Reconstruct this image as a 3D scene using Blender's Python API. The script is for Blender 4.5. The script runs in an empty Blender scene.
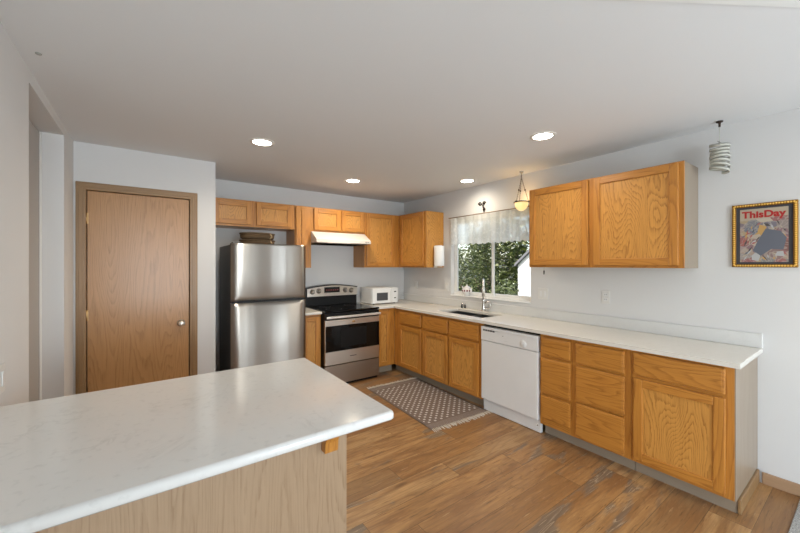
import bpy, bmesh, math, random
from math import sin, cos, pi, radians
from mathutils import Vector, Matrix
random.seed(7)
S = bpy.context.scene
COL = S.collection

# ------------------------------------------------------------ camera, sky, sun, lights, exposure
XL, XR, YB, ZC, YP = -0.497, 3.374, 4.57, 2.483, 3.835      # left, right, back wall; ceiling; pantry wall
XPE = 0.53                                                    # end of the pantry wall
YR = -4.2                                                     # rear wall behind the camera
cam_d = bpy.data.cameras.new('camera'); cam = bpy.data.objects.new('camera', cam_d); COL.objects.link(cam)
cam.location = (0, 0, 1.481); cam.rotation_euler = (radians(90), 0, -0.625)
cam_d.sensor_width = 36; cam_d.lens = 36*347.824/800; cam_d.shift_y = -0.00245; cam_d.clip_start = .02
S.camera = cam

S.view_settings.view_transform = 'Standard'; S.view_settings.look = 'None'
S.view_settings.gamma = 1; S.view_settings.use_curve_mapping = False
S.view_settings.exposure = 0.34

W = bpy.data.worlds.new('sky'); S.world = W; W.use_nodes = True
nt = W.node_tree; nt.nodes.clear()
sky = nt.nodes.new('ShaderNodeTexSky'); sky.sky_type = 'NISHITA'; sky.sun_disc = False
sky.sun_elevation = radians(48); sky.sun_rotation = radians(250); sky.air_density = 1.0; sky.dust_density = 2.0
bg = nt.nodes.new('ShaderNodeBackground'); bg.inputs['Strength'].default_value = 0.30
ow = nt.nodes.new('ShaderNodeOutputWorld')
nt.links.new(sky.outputs[0], bg.inputs[0]); nt.links.new(bg.outputs[0], ow.inputs[0])

def light(name, kind, loc, direction, energy, color=(1, 1, 1), **kw):
    d = bpy.data.lights.new(name, kind); o = bpy.data.objects.new(name, d); COL.objects.link(o)
    d.energy = energy; d.color = color; o.location = loc
    o.rotation_euler = Vector(direction).to_track_quat('-Z', 'Y').to_euler()
    for k, v in kw.items(): setattr(d, k, v)
    return o
light('sun', 'SUN', (-5, 3, 9), (0.62, -0.12, -0.62), 7.0, (1, .96, .9), angle=radians(.6))
light('rear_added_fill', 'AREA', (.40, YR+.04, 1.25), (0.05, 1, 0.45), 118, (.82, .92, 1.0), shape='RECTANGLE', size=1.5, size_y=2.0)  # added main fill from behind the camera, at an invented rear window
light('left_added_fill', 'AREA', (XL+.04, -2.0, 1.25), (1, 1.2, 0.70), 20, (.82, .92, 1.0), shape='RECTANGLE', size=3.2, size_y=2.0)  # added fill at an invented left opening, kept out of the refrigerator reflection
light('side_added_fill', 'AREA', (XR-.05, -2.0, 1.30), (-1, 1.0, 0.6), 42, (.82, .92, 1.0), shape='RECTANGLE', size=.8, size_y=1.6)  # added fill from the right, at an invented side window

# ------------------------------------------------------------ materials
def newmat(name):
    m = bpy.data.materials.new(name); m.use_nodes = True
    n = m.node_tree; p = n.nodes['Principled BSDF']
    return m, n, p
def N(n, t, **kw):
    o = n.nodes.new(t)
    for k, v in kw.items():
        if hasattr(o, k) and k not in o.inputs: setattr(o, k, v)
        else: o.inputs[k].default_value = v
    return o
def L(n, a, b): n.links.new(a, b)
def ramp(n, pts, fac=None, interp='LINEAR'):
    r = n.nodes.new('ShaderNodeValToRGB'); r.color_ramp.interpolation = interp
    e = r.color_ramp.elements
    while len(e) < len(pts): e.new(.5)
    for i, (p, c) in enumerate(pts):
        e[i].position = p; e[i].color = (*c, 1) if len(c) == 3 else c
    if fac is not None: L(n, fac, r.inputs[0])
    return r
def mth(n, op, a, b=None, clamp=False):
    o = n.nodes.new('ShaderNodeMath'); o.operation = op; o.use_clamp = clamp
    for i, v in enumerate((a, b)):
        if v is None: continue
        if isinstance(v, (int, float)): o.inputs[i].default_value = v
        else: L(n, v, o.inputs[i])
    return o.outputs[0]
def mixc(n, f, a, b, mode='MIX'):
    o = n.nodes.new('ShaderNodeMix'); o.data_type = 'RGBA'; o.blend_type = mode
    for i, v in ((0, f), (6, a), (7, b)):
        if isinstance(v, (int, float)): o.inputs[i].default_value = v
        elif isinstance(v, tuple): o.inputs[i].default_value = (*v, 1)
        else: L(n, v, o.inputs[i])
    return o.outputs[2]
def coords(n, scale=(1, 1, 1), rnd=True, loc=(0, 0, 0)):
    tc = n.nodes.new('ShaderNodeTexCoord'); src = tc.outputs['Object']
    if rnd:
        oi = n.nodes.new('ShaderNodeObjectInfo'); cx = n.nodes.new('ShaderNodeCombineXYZ')
        r = mth(n, 'MULTIPLY', oi.outputs['Random'], 23.0)
        for i in range(3): L(n, mth(n, 'MULTIPLY', r, (1, 1.7, .6)[i]), cx.inputs[i])
        va = n.nodes.new('ShaderNodeVectorMath'); va.operation = 'ADD'
        L(n, src, va.inputs[0]); L(n, cx.outputs[0], va.inputs[1]); src = va.outputs[0]
    mp = n.nodes.new('ShaderNodeMapping'); mp.inputs['Scale'].default_value = scale; mp.inputs['Location'].default_value = loc
    L(n, src, mp.inputs[0]); return mp.outputs[0]
def noise(n, vec, scale=5, detail=3, rough=.5, dist=0):
    o = N(n, 'ShaderNodeTexNoise'); o.inputs['Scale'].default_value = scale; o.inputs['Detail'].default_value = detail
    o.inputs['Roughness'].default_value = rough; o.inputs['Distortion'].default_value = dist
    L(n, vec, o.inputs['Vector']); return o.outputs['Fac']
def bump(n, p, h, strength=.1, dist=.01):
    b = N(n, 'ShaderNodeBump'); b.inputs['Strength'].default_value = strength; b.inputs['Distance'].default_value = dist
    L(n, h, b.inputs['Height']); L(n, b.outputs[0], p.inputs['Normal'])
def plain(name, col, rough=.5, metal=0, spec=.5, emit=None, es=1):
    m, n, p = newmat(name)
    p.inputs['Base Color'].default_value = (*col, 1); p.inputs['Roughness'].default_value = rough
    p.inputs['Metallic'].default_value = metal; p.inputs['Specular IOR Level'].default_value = spec
    if emit: p.inputs['Emission Color'].default_value = (*emit, 1); p.inputs['Emission Strength'].default_value = es
    # a faint mottling keeps the surface from looking synthetic
    v = coords(n); f = noise(n, v, 6, 3)
    L(n, mixc(n, f, tuple(c*.96 for c in col), tuple(min(1, c*1.03) for c in col)), p.inputs['Base Color'])
    return m
def oak(name, light_c, dark_c, axis='z', bands=14, contrast=.5, rough=.38, width=5.0, length=.55, pores=.5, jag=.03):
    """plain-sawn oak: contour lines of a stretched noise make the cathedrals, fine streaks the pores"""
    m, n, p = newmat(name)
    sc = [width, width, width]; sc['xyz'.index(axis)] = length
    v = coords(n, tuple(sc))
    f = noise(n, v, 1.0, 1.5, .45, .15)
    scj = [55, 55, 55]; scj['xyz'.index(axis)] = 9
    f = mth(n, 'ADD', f, mth(n, 'MULTIPLY', noise(n, coords(n, tuple(scj)), 1, 3, .6), jag))
    g = mth(n, 'FRACT', mth(n, 'MULTIPLY', f, bands))
    line = ramp(n, [(0, (0, 0, 0)), (.55, (.25,)*3), (.86, (1, 1, 1)), (1, (0, 0, 0))], g).outputs[0]
    sc2 = [170, 170, 170]; sc2['xyz'.index(axis)] = 5
    pr = noise(n, coords(n, tuple(sc2)), 1, 2, .6)
    prr = ramp(n, [(.42, (0, 0, 0)), (.66, (1, 1, 1))], pr).outputs[0]
    sc3 = [9, 9, 9]; sc3['xyz'.index(axis)] = .5
    tone = noise(n, coords(n, tuple(sc3)), 1, 2)
    base = mixc(n, mth(n, 'MULTIPLY', mth(n, 'MULTIPLY', line, contrast), mth(n, 'ADD', mth(n, 'MULTIPLY', prr, .6), .5), True), light_c, dark_c)
    base = mixc(n, mth(n, 'MULTIPLY', prr, pores*.35), base, dark_c)
    mid = tuple((a+b)/2 for a, b in zip(light_c, dark_c))
    base = mixc(n, mth(n, 'MULTIPLY', tone, .35), base, mid)
    L(n, base, p.inputs['Base Color']); p.inputs['Roughness'].default_value = rough
    p.inputs['Coat Weight'].default_value = .12; p.inputs['Coat Roughness'].default_value = .25
    bump(n, p, prr, .06, .002)
    return m
HL, HD = (.54, .232, .040), (.25, .082, .011)
M = {}
M['oak_v'] = oak('honey_oak_upright', HL, HD, 'z', contrast=.8)
M['oak_panel'] = oak('honey_oak_panel', (.64, .31, .068), (.26, .092, .014), 'z', bands=40, contrast=.9, width=4.6, length=.95, jag=.035)
M['oak_x'] = oak('honey_oak_level', HL, HD, 'x', bands=18, contrast=.8, width=7, length=.9)
M['oak_side'] = oak('oak_laminate_side', (.50, .24, .075), (.38, .165, .05), 'z', bands=5, contrast=.4)
M['taupe_side'] = oak('weathered_laminate_side', (.30, .235, .17), (.22, .165, .115), 'z', bands=7, contrast=.5)
M['door_oak'] = oak('interior_door_oak', (.46, .245, .098), (.25, .12, .04), 'z', bands=40, contrast=.7, width=4.0, length=.38, rough=.33, jag=.02)
M['casing'] = oak('door_casing_oak', (.30, .18, .08), (.19, .105, .045), 'z', bands=6, contrast=.6)
M['casing_x'] = oak('door_casing_oak_level', (.30, .18, .08), (.19, .105, .045), 'x', bands=6, contrast=.6)
M['baseboard'] = oak('baseboard_oak', (.42, .27, .16), (.28, .17, .095), 'y', bands=6, contrast=.6)
M['island_oak'] = oak('pale_island_oak', (.40, .28, .175), (.245, .155, .085), 'z', bands=44, contrast=.7, width=4.5, length=.30, jag=.02)
M['toe'] = oak('toe_kick_vinyl', (.30, .245, .18), (.22, .175, .125), 'x', bands=4, contrast=.4, rough=.5)
M['gap'] = plain('shadow_gap_black', (.012, .010, .009), .8)

def paint(name, col, rough=.85, b=.03):
    m, n, p = newmat(name)
    v = coords(n, rnd=False)
    f = noise(n, v, 1.3, 2)
    L(n, mixc(n, f, tuple(c*.985 for c in col), tuple(c*1.01 for c in col)), p.inputs['Base Color'])
    p.inputs['Roughness'].default_value = rough
    bump(n, p, noise(n, v, 120, 3), b, .004)
    return m
M['wall'] = paint('wall_paint', (.66, .655, .645))
M['ceil'] = paint('ceiling_paint', (.735, .74, .74), .9, .06)
M['door_grey'] = paint('grey_painted_door', (.42, .395, .37), .6)
M['trimwhite'] = paint('white_trim_paint', (.80, .80, .78), .5)

def quartz(name, col, vein, rough, amt=.35):
    m, n, p = newmat(name)
    v = coords(n, (1, 1, 1), rnd=False)
    w = noise(n, v, 3.2, 6, .6, 1.4)
    a = mth(n, 'ABSOLUTE', mth(n, 'SUBTRACT', w, .5))
    vein_m = ramp(n, [(0, (1, 1, 1)), (.028, (0, 0, 0))], a).outputs[0]
    gate = ramp(n, [(.5, (0, 0, 0)), (.64, (1, 1, 1))], noise(n, v, 5, 3)).outputs[0]
    cl = noise(n, v, 2.2, 5, .6)
    base = mixc(n, cl, tuple(c*.94 for c in col), tuple(min(1, c*1.05) for c in col))
    sp = ramp(n, [(.58, (0, 0, 0)), (.72, (1, 1, 1))], noise(n, v, 38, 3)).outputs[0]
    base = mixc(n, mth(n, 'MULTIPLY', sp, .24), base, vein)
    base = mixc(n, mth(n, 'MULTIPLY', mth(n, 'MULTIPLY', vein_m, gate), amt), base, vein)
    L(n, base, p.inputs['Base Color']); p.inputs['Roughness'].default_value = rough
    return m
M['quartz'] = quartz('white_quartz', (.70, .69, .665), (.46, .455, .44), .13, .30)
M['counter'] = quartz('cream_quartz', (.70, .67, .61), (.55, .52, .47), .22, .12)
M['splash'] = quartz('pale_grey_quartz_splash', (.66, .66, .645), (.55, .55, .54), .3, .2)

def floor_mat():
    m, n, p = newmat('oak_plank_floor')
    tc = n.nodes.new('ShaderNodeTexCoord'); sx = n.nodes.new('ShaderNodeSeparateXYZ'); L(n, tc.outputs['Object'], sx.inputs[0])
    PW, PL = .188, 1.25
    ys = mth(n, 'DIVIDE', mth(n, 'ADD', sx.outputs[1], 20.07), PW); row = mth(n, 'FLOOR', ys); fy = mth(n, 'FRACT', ys)
    wn = n.nodes.new('ShaderNodeTexWhiteNoise'); wn.noise_dimensions = '1D'; L(n, row, wn.inputs['W'])
    xs = mth(n, 'ADD', mth(n, 'DIVIDE', mth(n, 'ADD', sx.outputs[0], 30), PL), mth(n, 'MULTIPLY', wn.outputs['Value'], 7.3))
    colm = mth(n, 'FLOOR', xs); fx = mth(n, 'FRACT', xs)
    cid = n.nodes.new('ShaderNodeCombineXYZ'); L(n, row, cid.inputs[0]); L(n, colm, cid.inputs[1])
    w2 = n.nodes.new('ShaderNodeTexWhiteNoise'); w2.noise_dimensions = '2D'; L(n, cid.outputs[0], w2.inputs['Vector'])
    rid = w2.outputs['Value']
    off = n.nodes.new('ShaderNodeCombineXYZ'); L(n, mth(n, 'MULTIPLY', rid, 31.0), off.inputs[0]); L(n, mth(n, 'MULTIPLY', rid, 17.0), off.inputs[1]); L(n, mth(n, 'MULTIPLY', rid, 53.0), off.inputs[2])
    va = n.nodes.new('ShaderNodeVectorMath'); va.operation = 'ADD'; L(n, tc.outputs['Object'], va.inputs[0]); L(n, off.outputs[0], va.inputs[1])
    def mp(s):
        q = n.nodes.new('ShaderNodeMapping'); q.inputs['Scale'].default_value = s; L(n, va.outputs[0], q.inputs[0]); return q.outputs[0]
    tone = ramp(n, [(0, (.22, .105, .036)), (.22, (.37, .190, .070)), (.5, (.45, .245, .094)), (.75, (.57, .35, .155)), (1, (.28, .155, .065))], rid).outputs[0]
    g = noise(n, mp((1.0, 7, 1)), 1.6, 5, .6, .5)
    streak = ramp(n, [(.40, (0, 0, 0)), (.62, (1, 1, 1))], g).outputs[0]
    c = mixc(n, mth(n, 'MULTIPLY', streak, .8), tone, (.23, .105, .038))
    fg = noise(n, mp((3, 60, 1)), 1.5, 4, .65)
    c = mixc(n, mth(n, 'MULTIPLY', ramp(n, [(.4, (0, 0, 0)), (.7, (1, 1, 1))], fg).outputs[0], .5), c, (.20, .115, .055))
    # wandering contour lines = cathedral grain and knots
    cg = mth(n, 'FRACT', mth(n, 'MULTIPLY', noise(n, mp((.9, 6, 1)), 1, 2, .5, .3), 12.0))
    c = mixc(n, mth(n, 'MULTIPLY', ramp(n, [(.7, (0, 0, 0)), (.92, (1, 1, 1)), (1, (0, 0, 0))], cg).outputs[0], .25), c, (.16, .08, .035))
    fl = noise(n, mp((5, 75, 1)), 1.0, 3, .7)
    c = mixc(n, mth(n, 'MULTIPLY', ramp(n, [(.60, (0, 0, 0)), (.68, (1, 1, 1))], fl).outputs[0], .55), c, (.10, .048, .018))
    c = mixc(n, mth(n, 'MULTIPLY', ramp(n, [(.28, (1, 1, 1)), (.36, (0, 0, 0))], fl).outputs[0], .35), c, (.66, .46, .25))
    # weathered grey patches on some planks, with pale cracks
    w3 = n.nodes.new('ShaderNodeTexWhiteNoise'); w3.noise_dimensions = '3D'; L(n, cid.outputs[0], w3.inputs['Vector'])
    gp = noise(n, mp((1.3, 5.5, 1)), 1.0, 4, .6, .6)
    gate = mth(n, 'GREATER_THAN', w3.outputs['Value'], .35)
    pm = mth(n, 'MULTIPLY', ramp(n, [(.53, (0, 0, 0)), (.60, (1, 1, 1))], gp).outputs[0], gate)
    gv = mth(n, 'FRACT', mth(n, 'MULTIPLY', noise(n, mp((1.4, 14, 1)), 1.3, 3, .5, .8), 7.0))
    greyc = mixc(n, ramp(n, [(.0, (0, 0, 0)), (.8, (.3,)*3), (.93, (1, 1, 1))], gv).outputs[0], (.135, .100, .072), (.36, .29, .20))
    c = mixc(n, mth(n, 'MULTIPLY', pm, .8), c, greyc)
    kn = N(n, 'ShaderNodeTexVoronoi'); kn.inputs['Scale'].default_value = 1.0; L(n, mp((1.6, 5.0, 1)), kn.inputs['Vector'])
    c = mixc(n, mth(n, 'MULTIPLY', ramp(n, [(.0, (1, 1, 1)), (.11, (0, 0, 0))], kn.outputs['Distance']).outputs[0], .75), c, (.085, .042, .02))
    seam = mth(n, 'MAXIMUM', mth(n, 'LESS_THAN', fy, .016), mth(n, 'LESS_THAN', fx, .0026))
    c = mixc(n, mth(n, 'MULTIPLY', seam, .65), c, (.07, .04, .02))
    L(n, c, p.inputs['Base Color'])
    rr = N(n, 'ShaderNodeMapRange'); L(n, fg, rr.inputs[0]); rr.inputs[3].default_value = .30; rr.inputs[4].default_value = .46
    L(n, rr.outputs[0], p.inputs['Roughness']); p.inputs['Specular IOR Level'].default_value = .45
    bump(n, p, mth(n, 'SUBTRACT', fg, mth(n, 'MULTIPLY', seam, 2.0)), .12, .003)
    return m
M['floor'] = floor_mat()

def steel(name, col, rough, ax='z', wob=.0, aniso=.75):
    m, n, p = newmat(name)
    s = [1, 1, 1]; s['xyz'.index(ax)] = 400
    v = coords(n, tuple(s)); f = noise(n, v, 2, 2)
    L(n, mixc(n, f, tuple(c*.93 for c in col), col), p.inputs['Base Color'])
    p.inputs['Metallic'].default_value = 1; p.inputs['Roughness'].default_value = rough
    p.inputs['Anisotropic'].default_value = aniso
    t = n.nodes.new('ShaderNodeCombineXYZ'); t.inputs[2].default_value = 1; L(n, t.outputs[0], p.inputs['Tangent'])
    if wob:
        h = noise(n, coords(n, (9, .01, .25)), 1, 1); bump(n, p, h, wob, .05)
    return m
M['steel_fridge'] = steel('brushed_stainless_door', (.39, .37, .34), .34, 'z', .05, .92)
M['steel'] = steel('brushed_stainless', (.68, .64, .58), .30)
M['steel_dark'] = steel('satin_bronze_stainless', (.40, .345, .295), .34)
M['chrome'] = plain('brushed_nickel', (.62, .60, .57), .22, 1)
M['nickel_light'] = plain('satin_nickel_neck', (.80, .77, .72), .30, .85)
M['sinksteel'] = plain('sink_basin_steel', (.30, .30, .30), .28, 1)
M['black'] = plain('black_enamel', (.008, .008, .008), .3, spec=.2)
M['blackglass'] = plain('black_oven_glass', (.003, .003, .003), .06, spec=.3)
M['darkgrey'] = plain('charcoal_cabinet_side', (.055, .055, .06), .45)
M['white'] = plain('white_appliance_enamel', (.74, .74, .73), .28)
M['whitelow'] = plain('white_plastic_shade', (.60, .60, .60), .4)
M['hood'] = plain('almond_white_hood', (.66, .62, .57), .4)
M['plate'] = plain('switch_plate_white', (.70, .69, .66), .4)
M['slot'] = plain('outlet_slot_dark', (.10, .10, .10), .5)
M['paper'] = plain('paper_towel', (.85, .85, .84), .95)
M['vinyl'] = plain('white_vinyl_frame', (.80, .80, .78), .4)
M['brass'] = plain('aged_brass', (.55, .36, .17), .45, .8)
M['iron'] = plain('dark_bronze_iron', (.045, .03, .022), .5, .6)
M['rod'] = plain('brown_curtain_rod', (.30, .22, .15), .5)
M['porcelain'] = plain('white_porcelain', (.82, .80, .78), .15)
M['berry'] = plain('dark_red_glaze', (.16, .018, .03), .25)
M['glassdark'] = plain('smoky_glass_shaker', (.05, .05, .05), .15)
M['shell'] = plain('pale_shell_ring', (.50, .50, .44), .45)
M['shell2'] = plain('dim_shell_ring', (.33, .33, .29), .5)
M['mat'] = plain('charcoal_mat_board', (.05, .048, .055), .8)
M['gold'] = plain('gold_leaf_frame', (.95, .58, .13), .3, .6)
M['goldd'] = plain('dark_gold_rail', (.32, .16, .03), .4, .8)
M['red'] = plain('red_lettering', (.40, .018, .016), .6)
M['print_rose'] = plain('rose_collage_shard', (.36, .10, .09), .5)
M['print_dark'] = plain('dark_collage_shard', (.07, .06, .06), .5)
M['led'] = plain('dim_clock_digits', (.15, .02, .02), .5, emit=(1, .12, .05), es=.06)
M['lamp'] = plain('downlight_lens', (1, 1, 1), .5, emit=(1, .95, .86), es=14)
M['lamptrim'] = plain('downlight_trim', (.66, .64, .60), .5)
M['cream'] = plain('cream_cotton_fringe', (.62, .55, .46), .95)
M['soil'] = plain('garden_soil', (.10, .085, .05), .95)
M['bark'] = plain('bark', (.10, .07, .05), .9)

def glass_mat():
    m, n, p = newmat('window_pane_glass'); n.nodes.remove(p)
    out = n.nodes['Material Output']
    a = n.nodes.new('ShaderNodeBsdfTransparent'); b = N(n, 'ShaderNodeBsdfGlossy'); b.inputs['Roughness'].default_value = .02
    f = n.nodes.new('ShaderNodeFresnel'); f.inputs[0].default_value = 1.18
    mx = n.nodes.new('ShaderNodeMixShader'); L(n, f.outputs[0], mx.inputs[0]); L(n, a.outputs[0], mx.inputs[1]); L(n, b.outputs[0], mx.inputs[2])
    L(n, mx.outputs[0], out.inputs[0]); return m
M['glass'] = glass_mat()
def lace_mat():
    m, n, p = newmat('white_lace'); out = n.nodes['Material Output']
    v = coords(n, (1, 1, 1), rnd=False)
    vo = N(n, 'ShaderNodeTexVoronoi'); vo.feature = 'DISTANCE_TO_EDGE'; vo.inputs['Scale'].default_value = 55; L(n, v, vo.inputs['Vector'])
    net = ramp(n, [(.02, (1, 1, 1)), (.07, (0, 0, 0))], vo.outputs['Distance']).outputs[0]
    fl = ramp(n, [(.47, (0, 0, 0)), (.56, (1, 1, 1))], noise(n, v, 26, 2, .5, .8)).outputs[0]
    sx = n.nodes.new('ShaderNodeSeparateXYZ'); L(n, v, sx.inputs[0])
    hem = mth(n, 'MAXIMUM', mth(n, 'LESS_THAN', sx.outputs[2], .055), mth(n, 'GREATER_THAN', sx.outputs[2], .315))
    a = mth(n, 'MAXIMUM', mth(n, 'MAXIMUM', mth(n, 'MULTIPLY', net, .6), mth(n, 'MULTIPLY', fl, .88)), mth(n, 'MULTIPLY', hem, .85))
    a = mth(n, 'MAXIMUM', a, .78)
    p.inputs['Base Color'].default_value = (.90, .90, .87, 1); p.inputs['Roughness'].default_value = .9
    tl = N(n, 'ShaderNodeBsdfTranslucent'); tl.inputs[0].default_value = (.86, .86, .83, 1)
    m1 = n.nodes.new('ShaderNodeMixShader'); m1.inputs[0].default_value = .5; L(n, p.outputs[0], m1.inputs[1]); L(n, tl.outputs[0], m1.inputs[2])
    tr = n.nodes.new('ShaderNodeBsdfTransparent'); mx = n.nodes.new('ShaderNodeMixShader')
    L(n, a, mx.inputs[0]); L(n, tr.outputs[0], mx.inputs[1]); L(n, m1.outputs[0], mx.inputs[2]); L(n, mx.outputs[0], out.inputs[0])
    return m
M['lace'] = lace_mat()
def alabaster():
    m, n, p = newmat('amber_alabaster_glass')
    f = noise(n, coords(n), 14, 4, .6, 1)
    c = mixc(n, f, (.95, .62, .20), (1.0, .82, .45))
    L(n, c, p.inputs['Base Color']); L(n, c, p.inputs['Emission Color']); p.inputs['Emission Strength'].default_value = .75
    p.inputs['Roughness'].default_value = .35; return m
M['amber'] = alabaster()
def leafmat(name, c1, c2, c3):
    m, n, p = newmat(name)
    g = n.nodes.new('ShaderNodeNewGeometry')
    r = ramp(n, [(0, c1), (.5, c2), (.88, c2), (1, c3)], g.outputs['Random Per Island']).outputs[0]
    L(n, r, p.inputs['Base Color']); p.inputs['Roughness'].default_value = .35
    tl = N(n, 'ShaderNodeBsdfTranslucent'); L(n, r, tl.inputs[0])
    mx = n.nodes.new('ShaderNodeMixShader'); mx.inputs[0].default_value = .3
    L(n, p.outputs[0], mx.inputs[1]); L(n, tl.outputs[0], mx.inputs[2]); L(n, mx.outputs[0], n.nodes['Material Output'].inputs[0])
    return m
M['leaf'] = leafmat('olive_leaves', (.02, .032, .008), (.075, .095, .022), (.62, .64, .34))
M['leafpale'] = leafmat('silver_leaves', (.05, .07, .02), (.12, .15, .05), (.62, .66, .48))
M['leafgold'] = leafmat('golden_leaves', (.45, .20, .02), (.80, .45, .04), (.9, .6, .12))
def siding():
    m, n, p = newmat('white_lap_siding')
    v = coords(n, rnd=False); sx = n.nodes.new('ShaderNodeSeparateXYZ'); L(n, v, sx.inputs[0])
    fr = mth(n, 'FRACT', mth(n, 'DIVIDE', sx.outputs[2], .13))
    L(n, mixc(n, noise(n, v, 3, 2), (.74, .74, .73), (.80, .80, .79)), p.inputs['Base Color'])
    bump(n, p, fr, 1.0, .04); return m
M['siding'] = siding()
M['shingle'] = plain('grey_shingles', (.13, .13, .135), .9)
def grass():
    m, n, p = newmat('lawn')
    L(n, mixc(n, noise(n, coords(n, rnd=False), 9, 4), (.06, .085, .02), (.14, .16, .05)), p.inputs['Base Color'])
    p.inputs['Roughness'].default_value = .9; return m
M['grass'] = grass()
def carpet():
    m, n, p = newmat('grey_speckled_carpet')
    v = coords(n, rnd=False)
    f = noise(n, v, 160, 3, .7)
    L(n, ramp(n, [(.35, (.20, .19, .175)), (.5, (.42, .405, .38)), (.65, (.66, .64, .61))], f).outputs[0], p.inputs['Base Color'])
    p.inputs['Roughness'].default_value = 1; bump(n, p, f, .8, .01); return m
M['carpet'] = carpet()
def rugmat():
    m, n, p = newmat('taupe_dotted_weave')
    tc = n.nodes.new('ShaderNodeTexCoord'); sx = n.nodes.new('ShaderNodeSeparateXYZ'); L(n, tc.outputs['Object'], sx.inputs[0])
    X, Y = sx.outputs[0], sx.outputs[1]                          # rug local: x +-.36, y +-.6
    s = .074
    a = mth(n, 'DIVIDE', mth(n, 'ADD', X, Y), s); b = mth(n, 'DIVIDE', mth(n, 'SUBTRACT', X, Y), s)
    da = mth(n, 'ABSOLUTE', mth(n, 'SUBTRACT', mth(n, 'FRACT', a), .5)); db = mth(n, 'ABSOLUTE', mth(n, 'SUBTRACT', mth(n, 'FRACT', b), .5))
    dot = mth(n, 'LESS_THAN', mth(n, 'ADD', da, db), .30)
    ins = mth(n, 'MULTIPLY', mth(n, 'LESS_THAN', mth(n, 'ABSOLUTE', Y), .50), mth(n, 'LESS_THAN', mth(n, 'ABSOLUTE', X), .335))
    weave = noise(n, coords(n, (300, 60, 1), rnd=False), 1, 2)
    base = mixc(n, weave, (.125, .088, .070), (.215, .16, .13))
    c = mixc(n, mth(n, 'MULTIPLY', mth(n, 'MULTIPLY', dot, ins), .65), base, (.75, .70, .64))
    ay = mth(n, 'ABSOLUTE', Y)
    st = mth(n, 'MULTIPLY', mth(n, 'GREATER_THAN', ay, .515), mth(n, 'LESS_THAN', mth(n, 'FRACT', mth(n, 'DIVIDE', ay, .018)), .35))
    c = mixc(n, mth(n, 'MULTIPLY', st, .45), c, (.42, .36, .31))
    L(n, c, p.inputs['Base Color']); p.inputs['Roughness'].default_value = 1; bump(n, p, weave, .5, .004)
    return m
M['rug'] = rugmat()
def wicker():
    m, n, p = newmat('brown_wicker')
    v = coords(n, rnd=False)
    w = N(n, 'ShaderNodeTexWave'); w.bands_direction = 'Z'; w.inputs['Scale'].default_value = 28; w.inputs['Distortion'].default_value = 2; L(n, v, w.inputs['Vector'])
    L(n, mixc(n, w.outputs['Fac'], (.035, .02, .010), (.17, .10, .042)), p.inputs['Base Color']); p.inputs['Roughness'].default_value = .7
    bump(n, p, w.outputs['Fac'], .8, .006); return m
M['wicker'] = wicker()
M['wicker_rim'] = plain('pale_wicker_rim', (.42, .31, .17), .7)
def printmat():
    m, n, p = newmat('abstract_collage_print')
    v = coords(n, (1, 1, 1), rnd=False)
    vo = N(n, 'ShaderNodeTexVoronoi'); vo.inputs['Scale'].default_value = 15; vo.inputs['Randomness'].default_value = 1
    mp = n.nodes.new('ShaderNodeMapping'); mp.inputs['Rotation'].default_value = (.8, 0, 0); mp.inputs['Scale'].default_value = (1, .45, 1.5); L(n, v, mp.inputs[0]); L(n, mp.outputs[0], vo.inputs['Vector'])
    sc = n.nodes.new('ShaderNodeSeparateColor'); L(n, vo.outputs['Color'], sc.inputs[0])
    c = ramp(n, [(0, (.36, .10, .075)), (.2, (.15, .17, .21)), (.4, (.40, .30, .17)), (.6, (.29, .26, .24)), (.8, (.20, .075, .06)), (1, (.50, .44, .34))], sc.outputs[0]).outputs[0]
    f = mth(n, 'FRACT', mth(n, 'MULTIPLY', noise(n, v, 11, 2, .5, 1), 9))
    c = mixc(n, mth(n, 'MULTIPLY', mth(n, 'GREATER_THAN', f, .68), .5), c, (.42, .37, .32))
    L(n, c, p.inputs['Base Color']); p.inputs['Roughness'].default_value = .5; return m
M['print'] = printmat()
M['print_grey'] = plain('slate_collage_shape', (.12, .13, .16), .5)
M['print_ochre'] = plain('ochre_collage_shape', (.50, .30, .10), .5)
M['print_pale'] = plain('pale_collage_shape', (.42, .42, .42), .5)
M['print_band'] = plain('tan_collage_band', (.42, .35, .26), .5)

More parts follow.
